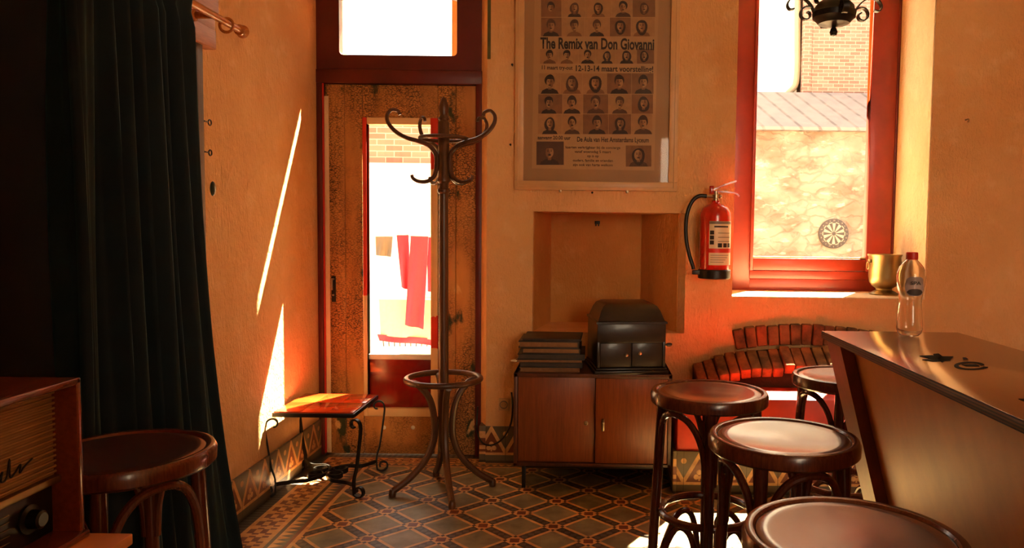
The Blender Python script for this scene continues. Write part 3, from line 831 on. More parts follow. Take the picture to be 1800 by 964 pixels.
# ------------------------------------------------------------ outdoors
stru = lambda o: struct(o)
o = MB().box(-14, 22, YO, 24, -.2, -.06).build('courtyard_ground', 'paving', smooth=False); struct(o)
sw = atY(1400, 231, 11.5)
b = MB().box(1.2, 12, 11.5, 12.0, -.06, sw.z)
tag(b.build('stone_wall', 'stone', smooth=False), 'pale rubble stone courtyard wall seen through the red window', 'wall')
b = MB(); b.prism([(11.35, sw.z), (11.35, sw.z + .05), (12.6, sw.z + .78), (12.6, sw.z)], 10.8, depth_axis='x', off=1.2)
tag(b.build('lean_to_roof', 'slate', smooth=False), 'weathered tiled lean-to roof above the stone wall outside', 'roof')
bx = atY(1423, 100, 12.7).x
b = MB().box(bx, 13, 12.7, 17, -.06, 9.0)
b.box(bx - .12, bx + .02, 12.66, 12.75, 3, 9.0)
tag(b.build('brick_building', 'outbrick', smooth=False), 'brick house rising behind the lean-to roof, seen at the right of the window', 'building')
b = MB().box(-.5, bx - .12, 13.0, 16, -.06, 8.6)
tag(b.build('rendered_building', 'outwhite', smooth=False), 'whitewashed house behind the lean-to roof, seen at the left of the window', 'building')
pp = [atY(x, y, 12.9) for x, y in ((1402, -60), (1402, 60), (1402, 120), (1398, 150), (1385, 165), (1380, 180))]
tag(MB().tube(spline(pp, 5), .05, 10).build('drainpipe', 'ringpale'), 'pale drainpipe on the whitewashed house outside the window', 'pipe')
# dartboard
p = atY(1464, 411, 11.5)
t = thing('dartboard', 'round dartboard hanging on the stone wall outside', 'dartboard', (p.x, 11.49, p.z))
Rr = .225; rx = Matrix.Rotation(R(90), 4, 'X')
b = MB().lathe([(Rr, 0), (Rr, .03), (Rr * .97, .034), (0, .034)], mat=rx, cap=False, n=48); b.build('board', 'ringdark', t)
b = MB()
for k in range(20):
    for (r0, r1, par) in ((.03, .16, 0), (.163, .175, 1)):
        if k % 2 == par: continue
        a0, a1 = 2 * pi * (k - .5) / 20, 2 * pi * (k + .5) / 20
        b.prism([(r0 * cos(a0), r0 * sin(a0)), (r1 * cos(a0), r1 * sin(a0)), (r1 * cos(a1), r1 * sin(a1)), (r0 * cos(a1), r0 * sin(a1))], .003, off=-.038)
b.build('segments', 'ringpale', t, smooth=False)
for k, s in enumerate('20 1 18 4 13 6 10 15 2 17 3 19 7 16 8 11 14 9 12 5'.split()):
    a = pi / 2 - 2 * pi * k / 20; text('score_number', s, 'ringpale', t, (.198 * cos(a), -.038, .198 * sin(a) - .010), .03, None, align='CENTER')
# behind the glazed door: brick wall with a white band, drying rack and towels
a = atY(640, 288, 7.6)
b = MB().box(-4.5, 1.0, 7.6, 7.9, a.z, 2.78)
tag(b.build('yard_brick_wall', 'outbrick', smooth=False), 'sunlit brick wall of the yard seen through the top of the door glass', 'wall')
b = MB().box(-4.5, 1.0, 7.55, 7.95, -.06, a.z - .04); b.box(-4.5, 1.0, 7.5, 8.0, a.z - .04, a.z)
tag(b.build('yard_white_wall', 'outwhite', smooth=False), 'low whitewashed yard wall under the brick, seen through the door glass', 'wall')
YT = 5.55
t = thing('drying_rack', 'white metal laundry rack standing in the yard behind the door', 'drying rack', (-1.35, YT + .05, -.06))
rk = lambda x, y: (atY(x, y, YT + .05) - Vector((-1.35, YT + .05, -.06)))
for yy in (415, 523, 612): MB().tube([rk(655, yy), rk(765, yy)], .010).build('rail', 'white', t)
for q_ in (((717, 405), (717, 700)), ((662, 412), (650, 700)), ((768, 412), (775, 700))): MB().tube([rk(*q_[0]), rk(*q_[1])], .009).build('leg', 'white', t)
b = MB()
for i in range(9): 
    b.tube([rk(672 + i * 10, 585), rk(675 + i * 9.4, 612)], .004, 6)
b.tube([rk(672, 585), rk(762, 585)], .005, 6); b.build('wire_basket', 'iron', t)
def cloth(name, poly, mat, label, yoff=0.0, th=.008):
    """hanging cloth: 4 corner outline in photo directions at the rack's distance, with folds"""
    P = [atY(x, y, YT + yoff) for x, y in poly]; b = MB(); N, K = 16, 14; g = []; g2 = []
    o = P[0]
    for i in range(N + 1):
        r1, r2 = [], []
        for k in range(K + 1):
            u, v = i / N, k / K
            p = (P[0].lerp(P[1], u)).lerp(P[3].lerp(P[2], u), v) - o
            yy = .015 * sin(u * 9 + 2 * v) * v
            r1.append(b.b.verts.new(p + Vector((0, yy, 0)))); r2.append(b.b.verts.new(p + Vector((0, yy + th, 0))))
        g.append(r1); g2.append(r2)
    for i in range(N):
        for k in range(K):
            b._f([g[i][k], g[i + 1][k], g[i + 1][k + 1], g[i][k + 1]]); b._f([g2[i][k], g2[i][k + 1], g2[i + 1][k + 1], g2[i + 1][k]])
    for i in range(N): b._f([g[i][0], g2[i][0], g2[i + 1][0], g[i + 1][0]]); b._f([g[i][K], g[i + 1][K], g2[i + 1][K], g2[i][K]])
    for k in range(K): b._f([g[0][k], g[0][k + 1], g2[0][k + 1], g2[0][k]]); b._f([g[N][k], g2[N][k], g2[N][k + 1], g[N][k + 1]])
    return tag(b.build(name, mat, loc=o), label, name.replace('_', ' '))
cloth('cloth_rag', [(660, 416), (690, 416), (688, 452), (660, 449)], 'towelgrey', 'small grey cloth hanging at the left of the laundry rack')
cloth('towel', [(697, 413), (718, 413), (722, 512), (705, 505)], 'towelred', 'narrow red towel folded over the top rail, left of the longer one')
cloth('towel', [(722, 415), (753, 416), (745, 579), (711, 572)], 'towelred', 'long pinkish red towel hanging lowest on the laundry rack', -.05)
cloth('towel', [(750, 416), (766, 418), (766, 513), (751, 513)], 'towelred', 'red towel at the right end of the top rail, beside the long one', .07)
bt_ = cloth('bath_towel', [(666, 526), (768, 528), (770, 598), (668, 590)], 'towelcream', 'cream towel with red border spread over the lower rail', .02)
hm = cloth('hem_band', [(663, 588), (768, 596), (768, 608), (666, 600)], 'towelred', 'x', .02)
hm.parent = bt_; hm.location = hm.location - bt_.location; del hm['category']; del hm['label']
# right of the door glass is shaded by the shaped outer wall opening
# ------------------------------------------------------------ bentwood coat stand
def bent(name, pts, r, parent, mat, n=7, sec=10): return MB().tube(spline(pts, n), r, sec).build(name, mat, parent)
t = thing('coat_stand', 'tall brown bentwood coat stand with curled hooks in front of the old door', 'coat stand', (-.717, 3.66, 0))
b = MB()
prof = [(.018, .20), (.024, .23), (.024, .60), (.0225, 1.0), (.0215, 1.46), (.030, 1.468), (.031, 1.480), (.024, 1.49), (.022, 1.51), (.031, 1.52), (.031, 1.535), (.026, 1.545),
        (.026, 1.80), (.020, 1.81), (.027, 1.82), (.020, 1.832), (.018, 1.84), (.024, 1.86), (.024, 1.88), (.016, 1.90), (.010, 1.915), (.002, 1.922)]
b.lathe(prof, n=24); b.build('pole', 'standwood', t)
b = MB(); b.tube([(.178 * cos(a), .178 * sin(a), .56) for a in [2 * pi * k / 48 for k in range(48)]], .0145, 12, closed=True); b.build('umbrella_ring', 'standwood', t)
b = MB(); b.tube([(.112 * cos(a), .112 * sin(a), 1.725) for a in [2 * pi * k / 40 for k in range(40)]], .0095, 10, closed=True); b.build('upper_ring', 'standwood', t)
for k, a0 in enumerate((R(200), R(290), R(20), R(110))):
    d = Vector((cos(a0), sin(a0), 0)); q = lambda r, z: d * r + Vector((0, 0, z))
    lg = MB().tube(spline([q(.160, .548), q(.120, .535), q(.070, .47), q(.047, .38), q(.046, .27), q(.085, .17), q(.160, .085), q(.240, .028)], 7), [.0155] * 57 if 0 else .0165, 10).build('leg', 'standwood', t)
    MB().lathe([(.016, 0), (.018, .012), (.016, .03), (.012, .036)], c=tuple(q(.245, 0)), n=14).build('foot', 'standwood', lg)
for k, a0 in enumerate((R(194), R(128), R(-15), R(47))):
    d = Vector((cos(a0), sin(a0), 0)); s_ = Vector((-sin(a0), cos(a0), 0)); q = lambda r, z: d * r + Vector((0, 0, z))
    pts = [q(.150, 1.548), q(.143, 1.530), q(.115, 1.517), q(.075, 1.520), q(.044, 1.548), q(.034, 1.600), q(.038, 1.650), q(.070, 1.688), q(.120, 1.708), q(.175, 1.722), q(.225, 1.750), q(.258, 1.79), q(.262, 1.825), q(.240, 1.850), q(.212, 1.845), q(.204, 1.828)]
    L = (len(pts) - 1) * 7 + 1
    MB().tube(spline(pts, 7), [.0078 + .0035 * sin(pi * min(1, i / L * 1.15)) for i in range(L)], 10).build('hook', 'standwood', t)

# ------------------------------------------------------------ iron side table with red tile top
t = thing('side_table', 'low wrought iron side table with glossy red tiled top beside the old door', 'table', (-1.315, 3.75, 0), 0)
w2, d2, zt = .195, .205, .415
b = MB(); b.bbox(-w2, w2, -d2, d2, zt - .026, zt - .006, .002); fr = b.build('top_frame', 'iron', t)
b = MB()
for i in (0, 1, 2):
    for j in (0, 1): b.bbox(-w2 + .006 + i * (2 * w2 - .012) / 3 + .0008, -w2 + .006 + (i + 1) * (2 * w2 - .012) / 3 - .0008, -d2 + .006 + j * (d2 - .006) + .0008, -d2 + .006 + (j + 1) * (d2 - .006) - .0008, zt - .012, zt, .0015)
b.build('tile_top', 'tiletop', t)
for sx in (-1, 1):
    for sy in (-1, 1):
        # a flat bar: curl under the top, shaft leaning in, curl at the foot
        u = Vector((sx * .93, sy * .36, 0)).normalized(); up_ = u.cross(Vector((0, 0, 1)))
        base = Vector((sx * (w2 - .025), sy * (d2 - .02), 0))
        P2 = spiral((.032, zt - .058), .012, .036, R(-60 + 0), R(-60 + 330), 22)   # curl
        P2 = [(x_, z_) for x_, z_ in P2][::1]
        crv = [(.020 + .0, zt - .066), (.012, zt - .060), (.016, zt - .045), (.030, zt - .040), (.044, zt - .050), (.046, zt - .068), (.036, zt - .080)]
        crv = spiral((.030, zt - .062), .010, .034, R(200), R(200) - R(370), 22)
        # crv ends on the left/top side; run to the shaft
        shaft = [(.056, zt - .050), (.060, zt - .085), (.050, zt - .16), (.034, zt - .27), (.024, .085), (.024, .058)]
        foot = spiral((.050, .034), .034, .014, R(170), R(170) + R(400), 22)
        top = spiral((.024, zt - .066), .012, .036, R(-30), R(-30) - R(0), 1)
        path = [Vector((c[0], 0, c[1])) for c in spiral((.026, zt - .062), .012, .034, R(-90), R(-90) - R(280), 20)]
        path = path + [Vector((x_, 0, z_)) for x_, z_ in [(.061, zt - .085), (.052, zt - .16), (.036, zt - .27), (.020, .085)]] + [Vector((x_, 0, z_)) for x_, z_ in foot[2:]]
        path = [base + u * p_.x + Vector((0, 0, p_.z)) for p_ in path]
        path = spline(path, 3)
        MB().flat(path, .018, .008, up_).build('leg', 'iron', t)
for sx, sy in ((-1, -1), (1, -1), (1, 1), (-1, 1)):
    c = Vector((sx * (w2 - .005), sy * (d2 - .012), .060))
    MB().flat(spline([c, Vector((sx * .13, sy * .13, .052)), Vector((sx * .06, sy * .115, .056)), Vector((sx * .012, sy * .06, .06)), Vector((0, 0, .06))], 7), .018, .008, (0, 0, 1)).build('stretcher', 'iron', t)
b = MB()
for sx, sy in ((-1, 0), (1, 0), (-1, 0), (1, 0)):
    pass
for cx_, cy_ in ((-.05, .035), (.05, .035), (-.05, -.045), (.05, -.045)):
    b.flat([(cx_ + .034 * cos(a), cy_ + .034 * sin(a), .06) for a in [2 * pi * k / 25 for k in range(25)]], .024, .006, (0, 0, 1))
b.build('ring_ornament', 'iron', t)

# ------------------------------------------------------------ cabinet
cx0, cx1, cy0, cy1, cz0, cz1 = -.378, .405, 3.70, 4.10, .118, .585
t = thing('cabinet', 'low teak cabinet with two sliding doors on thin black legs under the niche', 'cabinet', ((cx0 + cx1) / 2, 3.9, 0))
hw, yf, yb_ = (cx1 - cx0) / 2, cy0 - 3.9, cy1 - 3.9
b = MB(); b.bbox(-hw, hw, yf, yb_, cz1 - .02, cz1, .002); b.bbox(-hw, hw, yf, yb_, cz0, cz0 + .016, .002)
b.bbox(-hw, -hw + .018, yf, yb_, cz0, cz1, .002); b.bbox(hw - .018, hw, yf, yb_, cz0, cz1, .002); b.bbox(-hw, hw, yb_ - .008, yb_, cz0, cz1, .001)
b.build('carcass', 'teakdk', t)
da = MB().bbox(-hw + .02, .012, yf + .018, yf + .034, cz0 + .018, cz1 - .022, .002).build('door', 'teak', t)
db = MB().bbox(.014, hw - .02, yf + .004, yf + .017, cz0 + .018, cz1 - .022, .002).build('door', 'teak', t)
zh = atY(1030, 746, cy0).z; xh = atY(1030, 746, cy0).x - (cx0 + cx1) / 2
b = MB(); b.lathe([(.011, 0), (.011, .003), (.007, .004), (.006, .002), (0, .002)], mat=Matrix.Translation((xh, yf + .018, zh)) @ Matrix.Rotation(R(90), 4, 'X'), cap=False, n=20); b.build('keyhole', 'steel', da)
xh = atY(1060, 746, cy0).x - (cx0 + cx1) / 2
b = MB(); b.bbox(xh - .006, xh + .006, yf - .002, yf + .004, zh - .035, zh + .025, .002); b.lathe([(.007, 0), (.007, .01), (.003, .012)], mat=Matrix.Translation((xh, yf - .002, zh + .008)) @ Matrix.Rotation(R(90), 4, 'X')); b.build('finger_pull', 'steel', db)
for x_ in (-hw + .05, hw - .05):
    for y_ in (yf + .03, yb_ - .05):
        MB().bbox(x_ - .009, x_ + .009, y_ - .009, y_ + .009, 0, cz0 + .001, .001).build('leg', 'iron', t)
b = MB(); b.bbox(-hw + .04, hw - .04, yf + .025, yf + .035, cz0 - .016, cz0, .001); b.bbox(-hw + .04, hw - .04, yb_ - .055, yb_ - .045, cz0 - .016, cz0, .001); b.build('leg_frame', 'iron', t)

# albums on the cabinet
random.seed(21); z = cz1 + .0005
alb = [(.30, .27, .022, 'sleeve', 'brown card sleeve at the bottom of the album pile'), (.315, .28, .026, 'albumdk', 'black record album, second from the bottom of the pile on the cabinet'),
       (.33, .28, .012, 'sleeve', 'worn pale-edged record sleeve with a torn corner in the middle of the pile'), (.335, .28, .030, 'albumdk', 'thick black record album above the torn sleeve'),
       (.29, .27, .028, 'album', 'dark brown album just under the top part of the pile'), (.30, .27, .034, 'album', 'thick brown grained album, topmost but one in the pile'), (.295, .265, .012, 'albumdk', 'thin dark cover lying on top of the album pile')]
for i, (w_, d_, h_, m_, lab) in enumerate(alb):
    cx_ = -.197 + random.uniform(-.012, .012) - (w_ - .3) * .2; a_ = random.uniform(-.03, .03)
    o = thing('record_album', lab, 'record album', (cx_, 3.87, z), a_, 'record albums piled on the cabinet')
    b = MB(); b.bbox(-w_ / 2, w_ / 2, -d_ / 2, d_ / 2, 0, h_ * .16, .001); b.bbox(-w_ / 2, w_ / 2, -d_ / 2, d_ / 2, h_ * .84, h_, .001); b.bbox(w_ / 2 - .006, w_ / 2, -d_ / 2, d_ / 2, 0, h_, .001)
    b.build('cover', m_, o)
    MB().box(-w_ / 2 + .005, w_ / 2 - .006, -d_ / 2 + .005, d_ / 2 - .005, h_ * .16, h_ * .84).build('leaves', 'sleeve' if m_ != 'albumdk' else 'album', o, smooth=False)
    if i == 2: 
        MB().prism([(-.19, -.13), (-.163, -.10), (-.155, -.13), (-.165, -.142)], .006, depth_axis='z', off=.003).build('torn_corner', 'label', o)
    z += h_ + .0004

# ------------------------------------------------------------ tabletop gramophone
t = thing('gramophone', 'dark wooden tabletop gramophone with curved lid and side crank on the cabinet', 'gramophone', (.178, 3.885, cz1 + .0005), R(8))
W_, D_, H_ = .172, .175, .255
b = MB(); b.bbox(-W_ - .014, W_ + .014, -D_ - .014, D_ + .01, 0, .018, .004); b.bbox(-W_ - .007, W_ + .007, -D_ - .007, D_ + .005, .018, .03, .004)
b.bbox(-W_, W_, -D_ + .014, D_, .03, H_ - .006, .003); b.bbox(-W_, W_, -D_, -D_ + .02, .155, H_ - .006, .003); b.bbox(-W_, -W_ + .014, -D_, -D_ + .02, .03, .16, .002); b.bbox(W_ - .014, W_, -D_, -D_ + .02, .03, .16, .002)
b.build('case', 'gram', t)
b = MB(); L_ = []
for (s, z_) in ((1.06, H_ - .006), (1.06, H_ + .004), (1.0, H_ + .008), (.95, H_ + .03), (.90, H_ + .055), (.82, H_ + .078), (.70, H_ + .090), (.66, H_ + .092)):
    a_, d_ = W_ - (1.06 - s) * .16 * 1.1, D_ - (1.06 - s) * .22
    a_ += .006; d_ += .006
    L_.append([Vector((-a_, -d_, z_)), Vector((a_, -d_, z_)), Vector((a_, d_, z_)), Vector((-a_, d_, z_))])
b.loops(L_); b.build('lid', 'gram', t, ang=30)
for s in (-1, 1):
    x0, x1 = (-W_ + .016, -.003) if s < 0 else (.003, W_ - .016)
    dr = MB().bbox(x0, x1, -D_ + .002, -D_ + .014, .034, .153, .002).build('door', 'gram', t)
    MB().lathe([(.003, 0), (.003, .008), (.0085, .012), (.0085, .016), (.004, .02), (0, .0205)], mat=Matrix.Translation((s * .028 + .012 * (s > 0), -D_ + .002, .10 + .004 * s)) @ Matrix.Rotation(R(90), 4, 'X'), n=16, cap=False).build('knob', 'steel', dr)
b = MB(); b.tube([(W_ - .005, -.11, .135), (W_ + .018, -.11, .135)], .005, 8); b.lathe([(.005, 0), (.009, .01), (.010, .022), (.006, .032), (0, .033)], mat=Matrix.Translation((W_ + .016, -.11, .135)) @ Matrix.Rotation(R(90), 4, 'Y'), cap=False, n=16)
b.build('crank', 'gram', t)
b = MB(); b.tube([(W_, .0, .06), (W_ + .012, .0, .06)], .006, 8)
b.build('catch', 'steel', t)

# ------------------------------------------------------------ fire extinguisher
pe = atY(1255, 490, 4.03)
t = thing('fire_extinguisher', 'red fire extinguisher with black hose hanging on the wall left of the red window', 'fire extinguisher', (pe.x, 4.03, pe.z))
H = .395
b = MB().lathe([(.078, .02), (.0815, .03), (.0815, .33), (.079, .352), (.068, .374), (.046, .390), (.026, .398), (.02, .405), (.02, .415)], n=40); b.build('cylinder', 'red', t)
b = MB().lathe([(.078, 0), (.086, .004), (.0865, .045), (.082, .05)], n=40); b.build('foot_ring', 'black', t)
b = MB(); b.lathe([(.016, .41), (.016, .425), (.021, .427), (.021, .445), (.014, .447), (.014, .465)], n=20); b.tube([(0, 0, .437), (-.055, -.01, .437)], .0085, 12); b.sphere((.02, -.01, .437), .012)
b.build('valve', 'steel', t)
b = MB(); b.flat(spline([(-.030, 0, .465), (.0, 0, .478), (.05, -.004, .50), (.105, -.006, .518)], 6), .022, .008, (0, 1, 0)); b.bbox(-.034, -.012, -.011, .011, .45, .492, .003)
b.build('lever', 'red', t)
b = MB(); b.flat(spline([(-.01, 0, .462), (.03, -.003, .462), (.08, -.006, .458), (.105, -.008, .452), (.122, -.01, .436)], 6), .022, .008, (0, 1, 0)); b.build('carry_handle', 'red', t)
hp = [(-.05, -.01, .437), (-.09, -.012, .437), (-.125, -.014, .41), (-.150, -.016, .35), (-.158, -.018, .27), (-.152, -.02, .19), (-.135, -.02, .12), (-.118, -.02, .07), (-.112, -.02, .05)]
b = MB().tube(spline(hp, 7), .0105, 12); hs = b.build('hose', 'black', t)
b = MB(); b.tube([(-.118, -.02, .078), (-.110, -.02, .052)], .009, 12); b.build('hose_end', 'steel', hs)
b = MB(); b.bbox(-.12, -.07, -.03, -.008, .022, .045, .003); b.build('nozzle_clip', 'black', t)
# curved label
def curved(name, a0, a1, z0, z1, mat, parent, r=.0822):
    b = MB(); n = 12; rows = []
    for k in range(n + 1):
        a = a0 + (a1 - a0) * k / n; rows.append([Vector((r * sin(a), -r * cos(a), z0)), Vector(((r + .0006) * sin(a), -(r + .0006) * cos(a), z0)), Vector(((r + .0006) * sin(a), -(r + .0006) * cos(a), z1)), Vector((r * sin(a), -r * cos(a), z1))])
    b.loops(rows); return b.build(name, mat, parent)
lb = curved('instruction_label', R(-30), R(72), .075, .305, 'label', t)
curved('label_header', R(-30), R(72), .290, .304, 'labelgrey', lb, .0829); curved('label_band', R(-30), R(72), .140, .162, 'labelred', lb, .0829)
curved('label_header', R(-12), R(45), .272, .281, 'ink', lb, .0829)
for i in range(3): curved('pictogram', R(-27), R(-12), .235 - i * .026, .256 - i * .026, 'ink', lb, .0829)
for i in range(3): curved('pictogram', R(2 + i * 21), R(18 + i * 21), .168, .190, 'ink', lb, .0829)
for i in range(3): curved('text_line', R(2), R(56), .242 - i * .022, .2445 - i * .022, 'ink', lb, .0829)
for i in range(4): curved('text_line', R(-24), R(50 - 8 * i), .126 - i * .012, .128 - i * .012, 'ink', lb, .0829)
b = MB(); b.bbox(-.02, .02, .083, .10, .10, .36, .002); b.build('wall_bracket', 'iron', t)

# ------------------------------------------------------------ stools
def make_stool():
    t = thing('bar_stool', '', 'bar stool', (0, 0, 0), 0, 'round bentwood bar stools')
    H, r = .785, .188
    b = MB().lathe([(r - .030, H - .042), (r - .006, H - .042), (r, H - .036), (r + .001, H - .012), (r - .004, H - .002), (r - .010, H), (r - .018, H - .0015), (r - .022, H - .006), (r - .023, H - .02)], n=72, cap=False)
    # inner wall closes under the panel
    b.build('seat_ring', 'stoolwood', t)
    b = MB(); b.lathe([(r - .022, H - .02), (r - .0235, H - .006), (r - .034, H - .0035), (r - .05, H - .005), (.10, H - .0095), (.05, H - .012), (.0005, H - .0125)], n=64, cap=False)
    b.lathe([(.0005, H - .024), (r - .024, H - .024), (r - .022, H - .02)], n=64, cap=False)
    b.build('seat_panel', 'seatwood', t)
    tops, bots = [], []
    for k in range(4):
        a = R(45 + 90 * k); tp = Vector((.150 * cos(a), .150 * sin(a), H - .040)); bt = Vector((.186 * cos(a), .186 * sin(a), 0)); tops.append(tp); bots.append(bt)
        MB().tube([bt, bt.lerp(tp, .04), bt.lerp(tp, .5), tp], [.0125, .0145, .0165, .0165], 14).build('leg', 'stoolwood', t)
    lp = lambda k, z: bots[k].lerp(tops[k], z / (H - .04))
    for k in range(4):
        a, c = lp(k, 0), lp((k + 1) % 4, 0); j = (k + 1) % 4
        def mid(z, f, out): 
            p = lp(k, z).lerp(lp(j, z), f); n_ = Vector((p.x, p.y, 0)).normalized(); return Vector((p.x, p.y, z)) + n_ * out
        pts = [mid(.520, .07, .008), mid(.60, .10, .014), mid(.665, .19, .026), mid(.712, .33, .040), mid(.728, .5, .048), mid(.712, .67, .040), mid(.665, .81, .026), mid(.60, .90, .014), mid(.520, .93, .008)]
        MB().tube(spline(pts, 5), .0105, 10).build('brace', 'stoolwood', t)
        pts = [mid(.10, .10, .002), mid(.20, .14, .0), mid(.285, .22, -.008), mid(.338, .34, -.012), mid(.354, .5, -.012), mid(.338, .66, -.012), mid(.285, .78, -.008), mid(.20, .86, .0), mid(.10, .90, .002)]
        MB().tube(spline(pts, 5), .0105, 10).build('lower_brace', 'stoolwood', t)
    b = MB(); b.tube([(.150 * cos(2 * pi * k / 48), .150 * sin(2 * pi * k / 48), .385) for k in range(48)], .0125, 10, closed=True); b.build('foot_ring', 'stoolwood', t)
    return t
st = make_stool()
spots = [((.385, 2.42), R(38), 'dark bentwood bar stool standing in the patch of sunlight next to the teak cabinet'),
         ((.492, 1.895), R(12), 'dark bentwood bar stool with the brightest shine on its seat, just behind the nearest stool'),
         ((.455, 1.27), R(30), 'nearest dark bentwood bar stool, its seat cut off by the bottom edge'),
         ((.925, 2.72), R(20), 'dark bentwood bar stool half hidden behind the end of the bar, by the brick arch'),
         ((-1.06, 1.70), R(58), 'dark bentwood bar stool in the shade between the radio and the curtain')]
for i, ((x, y), a, lab) in enumerate(spots):
    o = st if i == 0 else copy_tree(st)
    o.location = (x, y, 0); o.rotation_euler = (0, 0, a); o['label'] = lab

# ------------------------------------------------------------ bar
zb = 1.0; bx0 = .700; by1 = 2.285; bx1 = 1.115
t = thing('bar_counter', 'wooden bar with reddish laminate top and inward sloping plywood front at the right', 'bar', (1.0, 1.4, 0))
B = lambda x, y: (x - 1.0, y - 1.4)
b = MB(); b.bbox(bx0 - 1, bx1 - 1, -1.1, by1 - 1.4, zb - .022, zb - .002, .0015); b.build('edge', 'plyedge', t)
tp = MB().bbox(bx0 - .999, bx1 - 1.001, -1.099, by1 - 1.401, zb - .002, zb, .0005).build('top', 'bartop', t)
sl_ = .26
def slope(x, z): return x + (zb - .02 - z) * sl_
b = MB()   # sloping front, closed body
b.prism([(slope(bx0 + .045, 0) - 1, 0), (slope(bx0 + .045, zb - .022) - 1, zb - .022), (bx1 - .03 - 1, zb - .022), (bx1 - .03 - 1, 0)], 2.14 - .35, off=.35 - 1.4)
b.build('front_panel', 'barply', t, smooth=False)
b = MB()
b.prism([(slope(bx0 + .012, 0) - 1, 0), (slope(bx0 + .012, zb - .022) - 1, zb - .022), (bx1 - .02 - 1, zb - .022), (bx1 - .02 - 1, 0)], .125, off=2.15 - 1.4)
b.build('end_panel', 'barpost', t, smooth=False)
# black swirl stickers on the laminate
def sticker(polys):
    b = MB()
    for pl in polys:
        P = [atZ(x, y, zb) for x, y in pl]; b.prism([(p.x - 1, p.y - 1.4) for p in P], .0006, depth_axis='z', off=zb + .0001)
    b.build('painted_mark', 'mattblack', t, smooth=False)
sticker([[(1616, 626), (1640, 625), (1652, 632), (1636, 631)], [(1621, 633), (1642, 630), (1658, 635), (1640, 636)], [(1640, 623), (1650, 622), (1658, 628), (1652, 632), (1644, 629)], [(1652, 627), (1676, 627), (1670, 634), (1656, 635), (1648, 631)], [(1650, 633), (1664, 633), (1656, 637)]])
def swirl():
    out = []
    for i in range(26):
        a = R(-20) - R(330) * i / 25; c, s_ = cos(a), sin(a)
        out.append((c, s_, 1 - .25 * i / 25))
    quads = []
    for i in range(25):
        q = []
        for (c, s_, k), w_ in ((out[i], 1), (out[i + 1], 1), (out[i + 1], .74), (out[i], .74)):
            q.append((1706 + 33 * c * k * w_, 643 - 8.0 * s_ * k * w_))
        quads.append(q)
    return quads
sticker(swirl()); sticker([[(1692, 629), (1698, 629), (1702, 632), (1694, 632)], [(1690, 641), (1716, 641), (1722, 644), (1698, 644)]])
sticker([[(1790, 702), (1815, 702), (1830, 712), (1808, 710)]])

# ------------------------------------------------------------ bottle and ice bucket
pb = atZ(1598, 590, zb)
t = thing('water_bottle', 'clear plastic water bottle with red cap standing on the bar', 'bottle', (pb.x, pb.y, zb + .0006), R(0))
S = pb.y / F_PX
px = lambda w: w / 2 * S
k_ = [(9, 0), (16, .5), (20, 5), (22, 12), (21.5, 25), (20, 40), (18.5, 55), (18.5, 63), (20.5, 75), (23, 90), (24.3, 103), (23.5, 112), (20, 121), (14, 129), (9.5, 133), (9, 136)]
zs = lambda h: h * S
out = [(r * S, zs(z)) for r, z in k_]; inn = [(max(r - 1.0, .1) * S, zs(z) + (.0015 if z < 3 else 0)) for r, z in k_][::-1]
b = MB().lathe([(.0005, .004)] + out + inn + [(.0005, .0062)], n=40, cap=False); bt = b.build('bottle_body', 'bottle', t)
cap = MB().lathe([(9.8 * S, zs(134)), (10.2 * S, zs(136)), (10 * S, zs(146)), (8.8 * S, zs(147)), (.0005, zs(147))], n=28, cap=False).build('cap', 'labelred', t)
b = MB(); n = 14; rad = 22.6 * S
for (m_, zc, hh, aw) in ((0, 88, 17, 44),):
    rows = []
    for i in range(n + 1):
        a = R(-4) + R(aw) * (2 * i / n - 1); h_ = hh * S * math.sqrt(max(.02, 1 - (2 * i / n - 1) ** 4))
        rows.append([Vector((rad * sin(a), -rad * cos(a), zs(zc) - h_)), Vector(((rad + .0008) * sin(a), -(rad + .0008) * cos(a), zs(zc) - h_)), Vector(((rad + .0008) * sin(a), -(rad + .0008) * cos(a), zs(zc) + h_)), Vector((rad * sin(a), -rad * cos(a), zs(zc) + h_))])
    b.loops(rows)
lb = b.build('label', 'bottlelabel', t)
text('lettering', 'SPA', 'ink', lb, (-.003, -rad - .0018, zs(91)), .014, .03, align='CENTER', bold=.02)
b = MB(); 
rows = []
for i in range(9):
    a = R(-4) + R(34) * (i / 4 - 1); h_ = 6 * S * math.sqrt(max(.02, 1 - (i / 4 - 1) ** 2)); rr = rad + .0012
    rows.append([Vector((rr * sin(a), -rr * cos(a), zs(78) - h_)), Vector(((rr + .0004) * sin(a), -(rr + .0004) * cos(a), zs(78) - h_)), Vector(((rr + .0004) * sin(a), -(rr + .0004) * cos(a), zs(78) + h_)), Vector((rr * sin(a), -rr * cos(a), zs(78) + h_))])
b.loops(rows); b.build('label_picture', 'tone3', lb)
S = 4.36 / F_PX; pk = atY(1553, 521, 4.36)
t = thing('ice_bucket', 'dull brass ice bucket with ring handles on the window sill', 'bucket', (pk.x, 4.36, WZ0 + .0062), R(10))
prof = [(24, 0), (25, 2), (20, 5), (13, 8), (14, 11), (20, 15), (25, 22), (26.5, 32), (27, 66), (29, 69), (29, 71), (27, 71), (26, 66), (25.5, 32), (24, 23), (18, 17), (1, 15)]
MB().lathe([(r * S, z * S) for r, z in prof], n=40, cap=False).build('bucket_body', 'brass', t)
for s in (-1, 1):
    b = MB(); b.bbox(s * 28.5 * S - .006, s * 28.5 * S + .006, -.012, .012, 56 * S, 62 * S, .002); b.tube([(s * (30.5 * S + .003), .013 * cos(a), 51 * S + .021 * sin(a)) for a in [2 * pi * k / 20 for k in range(20)]], .0035, 8, closed=True)
    b.build('ring_handle', 'brass', t)

